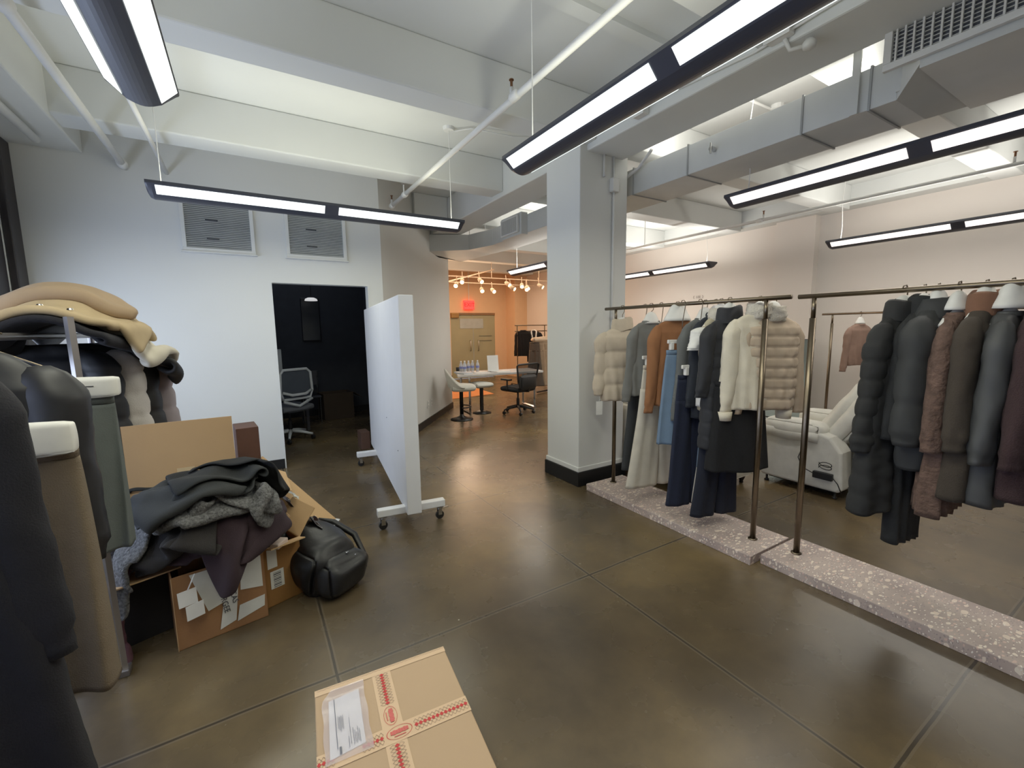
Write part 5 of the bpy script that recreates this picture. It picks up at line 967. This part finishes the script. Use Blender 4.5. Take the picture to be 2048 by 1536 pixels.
SB = Matrix.Translation((.105, 1.54, 0)) @ Matrix.Rotation(-.085, 4, 'Z') @ Matrix.Rotation(PI, 4, 'X')       # u right, v toward the camera, w down
SB = lookM((.105, 1.54, .25), (math.cos(.075), -math.sin(.075), 0), (-math.sin(.1), -math.cos(.1), 0)); UW, VL = .468, .62
def sp(u, v, w=0): return tuple(SB @ Vector((u, v, 0))+Vector((0, 0, w)))
b_ = MB(); b_.add([sp(0, 0, -.25), sp(UW, 0, -.25), sp(UW, VL, -.25), sp(0, VL, -.25), sp(0, 0), sp(UW, 0), sp(UW, VL), sp(0, VL)], [(0, 1, 2, 3), (7, 6, 5, 4), (0, 4, 5, 1), (1, 5, 6, 2), (2, 6, 7, 3), (3, 7, 4, 0)])
CBX = mat('cardboard_clean', (186, 156, 122), .8, var=.03, vs=3, bump=.04, bs=90); obj('carton_body', b_, CBX, bx, bevel=.004)
TPM = mat('kraft_tape', (216, 182, 144), .45, var=.03); RED = mat('tape_red', (192, 48, 48), .6, var=.05); GRL = mat('tape_line', (150, 124, 104), .7)
def strip(u0, u1, v0, v1, w=.0012, m=TPM, nm='tape', side=None):
    q = MB(); q.add([sp(u0, v0, w), sp(u1, v0, w), sp(u1, v1, w), sp(u0, v1, w)], [(3, 2, 1, 0)]); return obj(nm, q, m, bx)
strip(.19, .255, 0, VL); strip(0, UW, .262, .325, .002); strip(0, UW, 0, .028, .0016)
q = MB(); q.add([sp(.19, -.001, .001), sp(.255, -.001, .001), sp(.255, -.001, -.08), sp(.19, -.001, -.08)], [(0, 1, 2, 3)]); obj('tape', q, TPM, bx)
def diamonds(u0, u1, v0, v1, n, along):
    red = MB(); ln = MB()
    for k in range(n):
        c = (k+.5)/n; u = u0+(u1-u0)*c; v = v0+(v1-v0)*c; L0 = math.hypot(u1-u0, v1-v0)/n
        for (ha, hb, mb_, w) in ((.5, .008, red, .0034),):
            p = [(-L0*ha, 0), (0, hb), (L0*ha, 0), (0, -hb)]; p = p if along == 'u' else [(b, a) for a, b in p]
            mb_.add([sp(u+a, v+b, w) for a, b in p], [(0, 1, 2, 3)])
        for off in (-.0125, .0125):     # outlined side diamonds
            o_ = [(-L0*.5, 0), (0, .0095), (L0*.5, 0), (0, -.0095)]
            for i_ in range(4):
                (a, b), (c_, d_) = o_[i_], o_[(i_+1) % 4]; P1 = (a, b+off); P2 = (c_, d_+off)
                if along != 'u': P1 = P1[::-1]; P2 = P2[::-1]
                dx_, dy_ = P2[0]-P1[0], P2[1]-P1[1]; l = math.hypot(dx_, dy_); nx_, ny_ = -dy_/l*.0006, dx_/l*.0006
                ln.add([sp(u+P1[0]+nx_, v+P1[1]+ny_, .003), sp(u+P2[0]+nx_, v+P2[1]+ny_, .003), sp(u+P2[0]-nx_, v+P2[1]-ny_, .003), sp(u+P1[0]-nx_, v+P1[1]-ny_, .003)], [(0, 1, 2, 3)])
    for m_ in (red, ln): m_.F = [f[::-1] for f in m_.F]
    obj('red_diamonds', red, RED, bx); obj('diamond_outlines', ln, GRL, bx)
diamonds(.2225, .2225, .03, .175, 11, 'v'); diamonds(.2225, .2225, .33, .46, 10, 'v'); diamonds(.285, UW-.003, .2935, .2935, 13, 'u'); diamonds(.125, .19, .2935, .2935, 5, 'u'); diamonds(.0, .05, .2935, .2935, 4, 'u'); diamonds(.2225, .2225, .5, .61, 9, 'v')
for (u, v, a, b, tx, rot) in ((.2225, .222, .021, .038, 'FRAGILE', 1), (.238, .2935, .04, .024, 'FRAGILE', 0)):
    ov = MB(); N_ = 36
    R = [[sp(u+a*k*math.cos(2*PI*i/N_), v+b*k*math.sin(2*PI*i/N_), .0035) for i in range(N_)] for k in (1, .955)]; ov.rings(R, cap=False); obj('oval_logo', ov, RED, bx)
    lt = MB(); Lr = mat('tape_red_pale', (206, 96, 88), .6)
    # red script-like scribble of the maker mark and a small line beneath
    for k in range(7):
        t = (k-3)/3.6
        if rot == 0: c_ = (u+t*a*.72, v-.003); lt.box(sp(c_[0], c_[1], .0036), (.0075, .013+.003*(k % 2), .0006), -.1)
        else: c_ = (u+.003, v+t*b*.72); lt.box(sp(c_[0], c_[1], .0036), (.012+.003*(k % 2), .0075, .0006), -.1)
    if rot == 0: lt.box(sp(u, v+.0125, .0036), (.036, .0025, .0006), -.08)
    else: lt.box(sp(u-.0115, v, .0036), (.0025, .034, .0006), -.08)
    obj('maker_mark', lt, Lr, bx)
zz = MB()
for k in range(58):
    u = .006+k*.008; zz.add([sp(u, .004+.004*(k % 2), .0024), sp(u+.008, .008-.004*(k % 2), .0024), sp(u+.008, .0092-.004*(k % 2), .0024), sp(u, .0052+.004*(k % 2), .0024)], [(3, 2, 1, 0)])
obj('printed_line', zz, GRL, bx)
# clear document pouch with a printed sheet
po = [(.028, .06), (.05, .03), (.155, .022), (.16, .07), (.158, .29), (.02, .31)]
PCH = glassmat('clear_pouch', (226, 212, 214), .42, .12)
pm = MB(); n_ = 14; R = []
for i in range(n_+1):
    v = .025+.285*i/n_; l_ = .022+max(0, .07-v)*.6; R.append([sp(l_+(.158-l_)*j/10+.0+.002*math.sin(v*50), v, .0045+.0022*abs(fn((j*.6, i*.5, 3)))+(.003 if i in (2,) else 0)) for j in range(11)])
obj('pouch', MB().rings([r_[::-1] for r_ in R], closed=False), PCH, bx, smooth=True)
pp = MB(); pp.add([sp(.042, .072, .0042), sp(.14, .062, .0042), sp(.138, .282, .0042), sp(.036, .295, .0042)], [(3, 2, 1, 0)]); obj('delivery_sheet', pp, mat('sheet_bluewhite', (226, 232, 240), .5, var=.01), bx)
pt = MB()
def pl_(u, v0, v1, w=.0014): pt.add([sp(u, v0, .0075), sp(u+w, v0, .0075), sp(u+w, v1, .0075), sp(u, v1, .0075)], [(3, 2, 1, 0)])
pl_(.058, .075, .27, .002)
for k in range(5): pl_(.066+k*.0035, .15+.004*(k % 2), .2+.006*(k % 3), .0012)
pl_(.098, .17, .27, .0012); pl_(.092, .24, .28); 
for k in range(5): pl_(.106+k*.0045, .215+.01*(k % 3), .275-.006*(k % 2), .0013)
pl_(.064, .265, .29, .006)
obj('printed_text', pt, mat('print_dark', (110, 112, 122), .7), bx)
# ================================================================ light
def area(loc, rot, sx, sy, e, c):
    la = bpy.data.lights.new('lamp', 'AREA'); la.shape = 'RECTANGLE'; la.size = sx; la.size_y = sy; la.energy = e; la.color = c
    lo = bpy.data.objects.new('lamp', la); col.objects.link(lo); lo.location = loc; lo.rotation_euler = rot; return lo
area((-1.75, 3.3, 1.35), (0, -PI/2, 0), 1.1, 3.3, 27, (.66, .8, 1))  # cool daylight coming through the left window
area((5.2, 10.2, 3.0), (0, 0, 0), 3.2, 2.6, 55, (1, .69, .45)); area((4.6, 10.8, 2.2), (math.radians(-115), 0, 0), 1.5, .5, 25, (1, .69, .45))       # amber area lamps added to carry the track spotlights' light
area((.5, 7.3, 3.3), (0, 0, 0), 1.5, 1.5, 4, (.75, .85, 1))  # added fill lamp without a fixture, lifts the dark back room
wd = bpy.data.worlds.new('world'); bpy.context.scene.world = wd; wd.use_nodes = True
wd.node_tree.nodes['Background'].inputs[0].default_value = (.75, .83, 1, 1); wd.node_tree.nodes['Background'].inputs[1].default_value = .6
sc = bpy.context.scene
sc.view_settings.view_transform = 'Standard'; sc.view_settings.look = 'None'; sc.view_settings.exposure = 0.33; sc.view_settings.gamma = 1.12
sc.cycles.use_denoising = True; sc.cycles.max_bounces = 6; sc.cycles.diffuse_bounces = 4; sc.cycles.use_adaptive_sampling = True; sc.cycles.adaptive_threshold = .04; sc.cycles.sample_clamp_indirect = 6
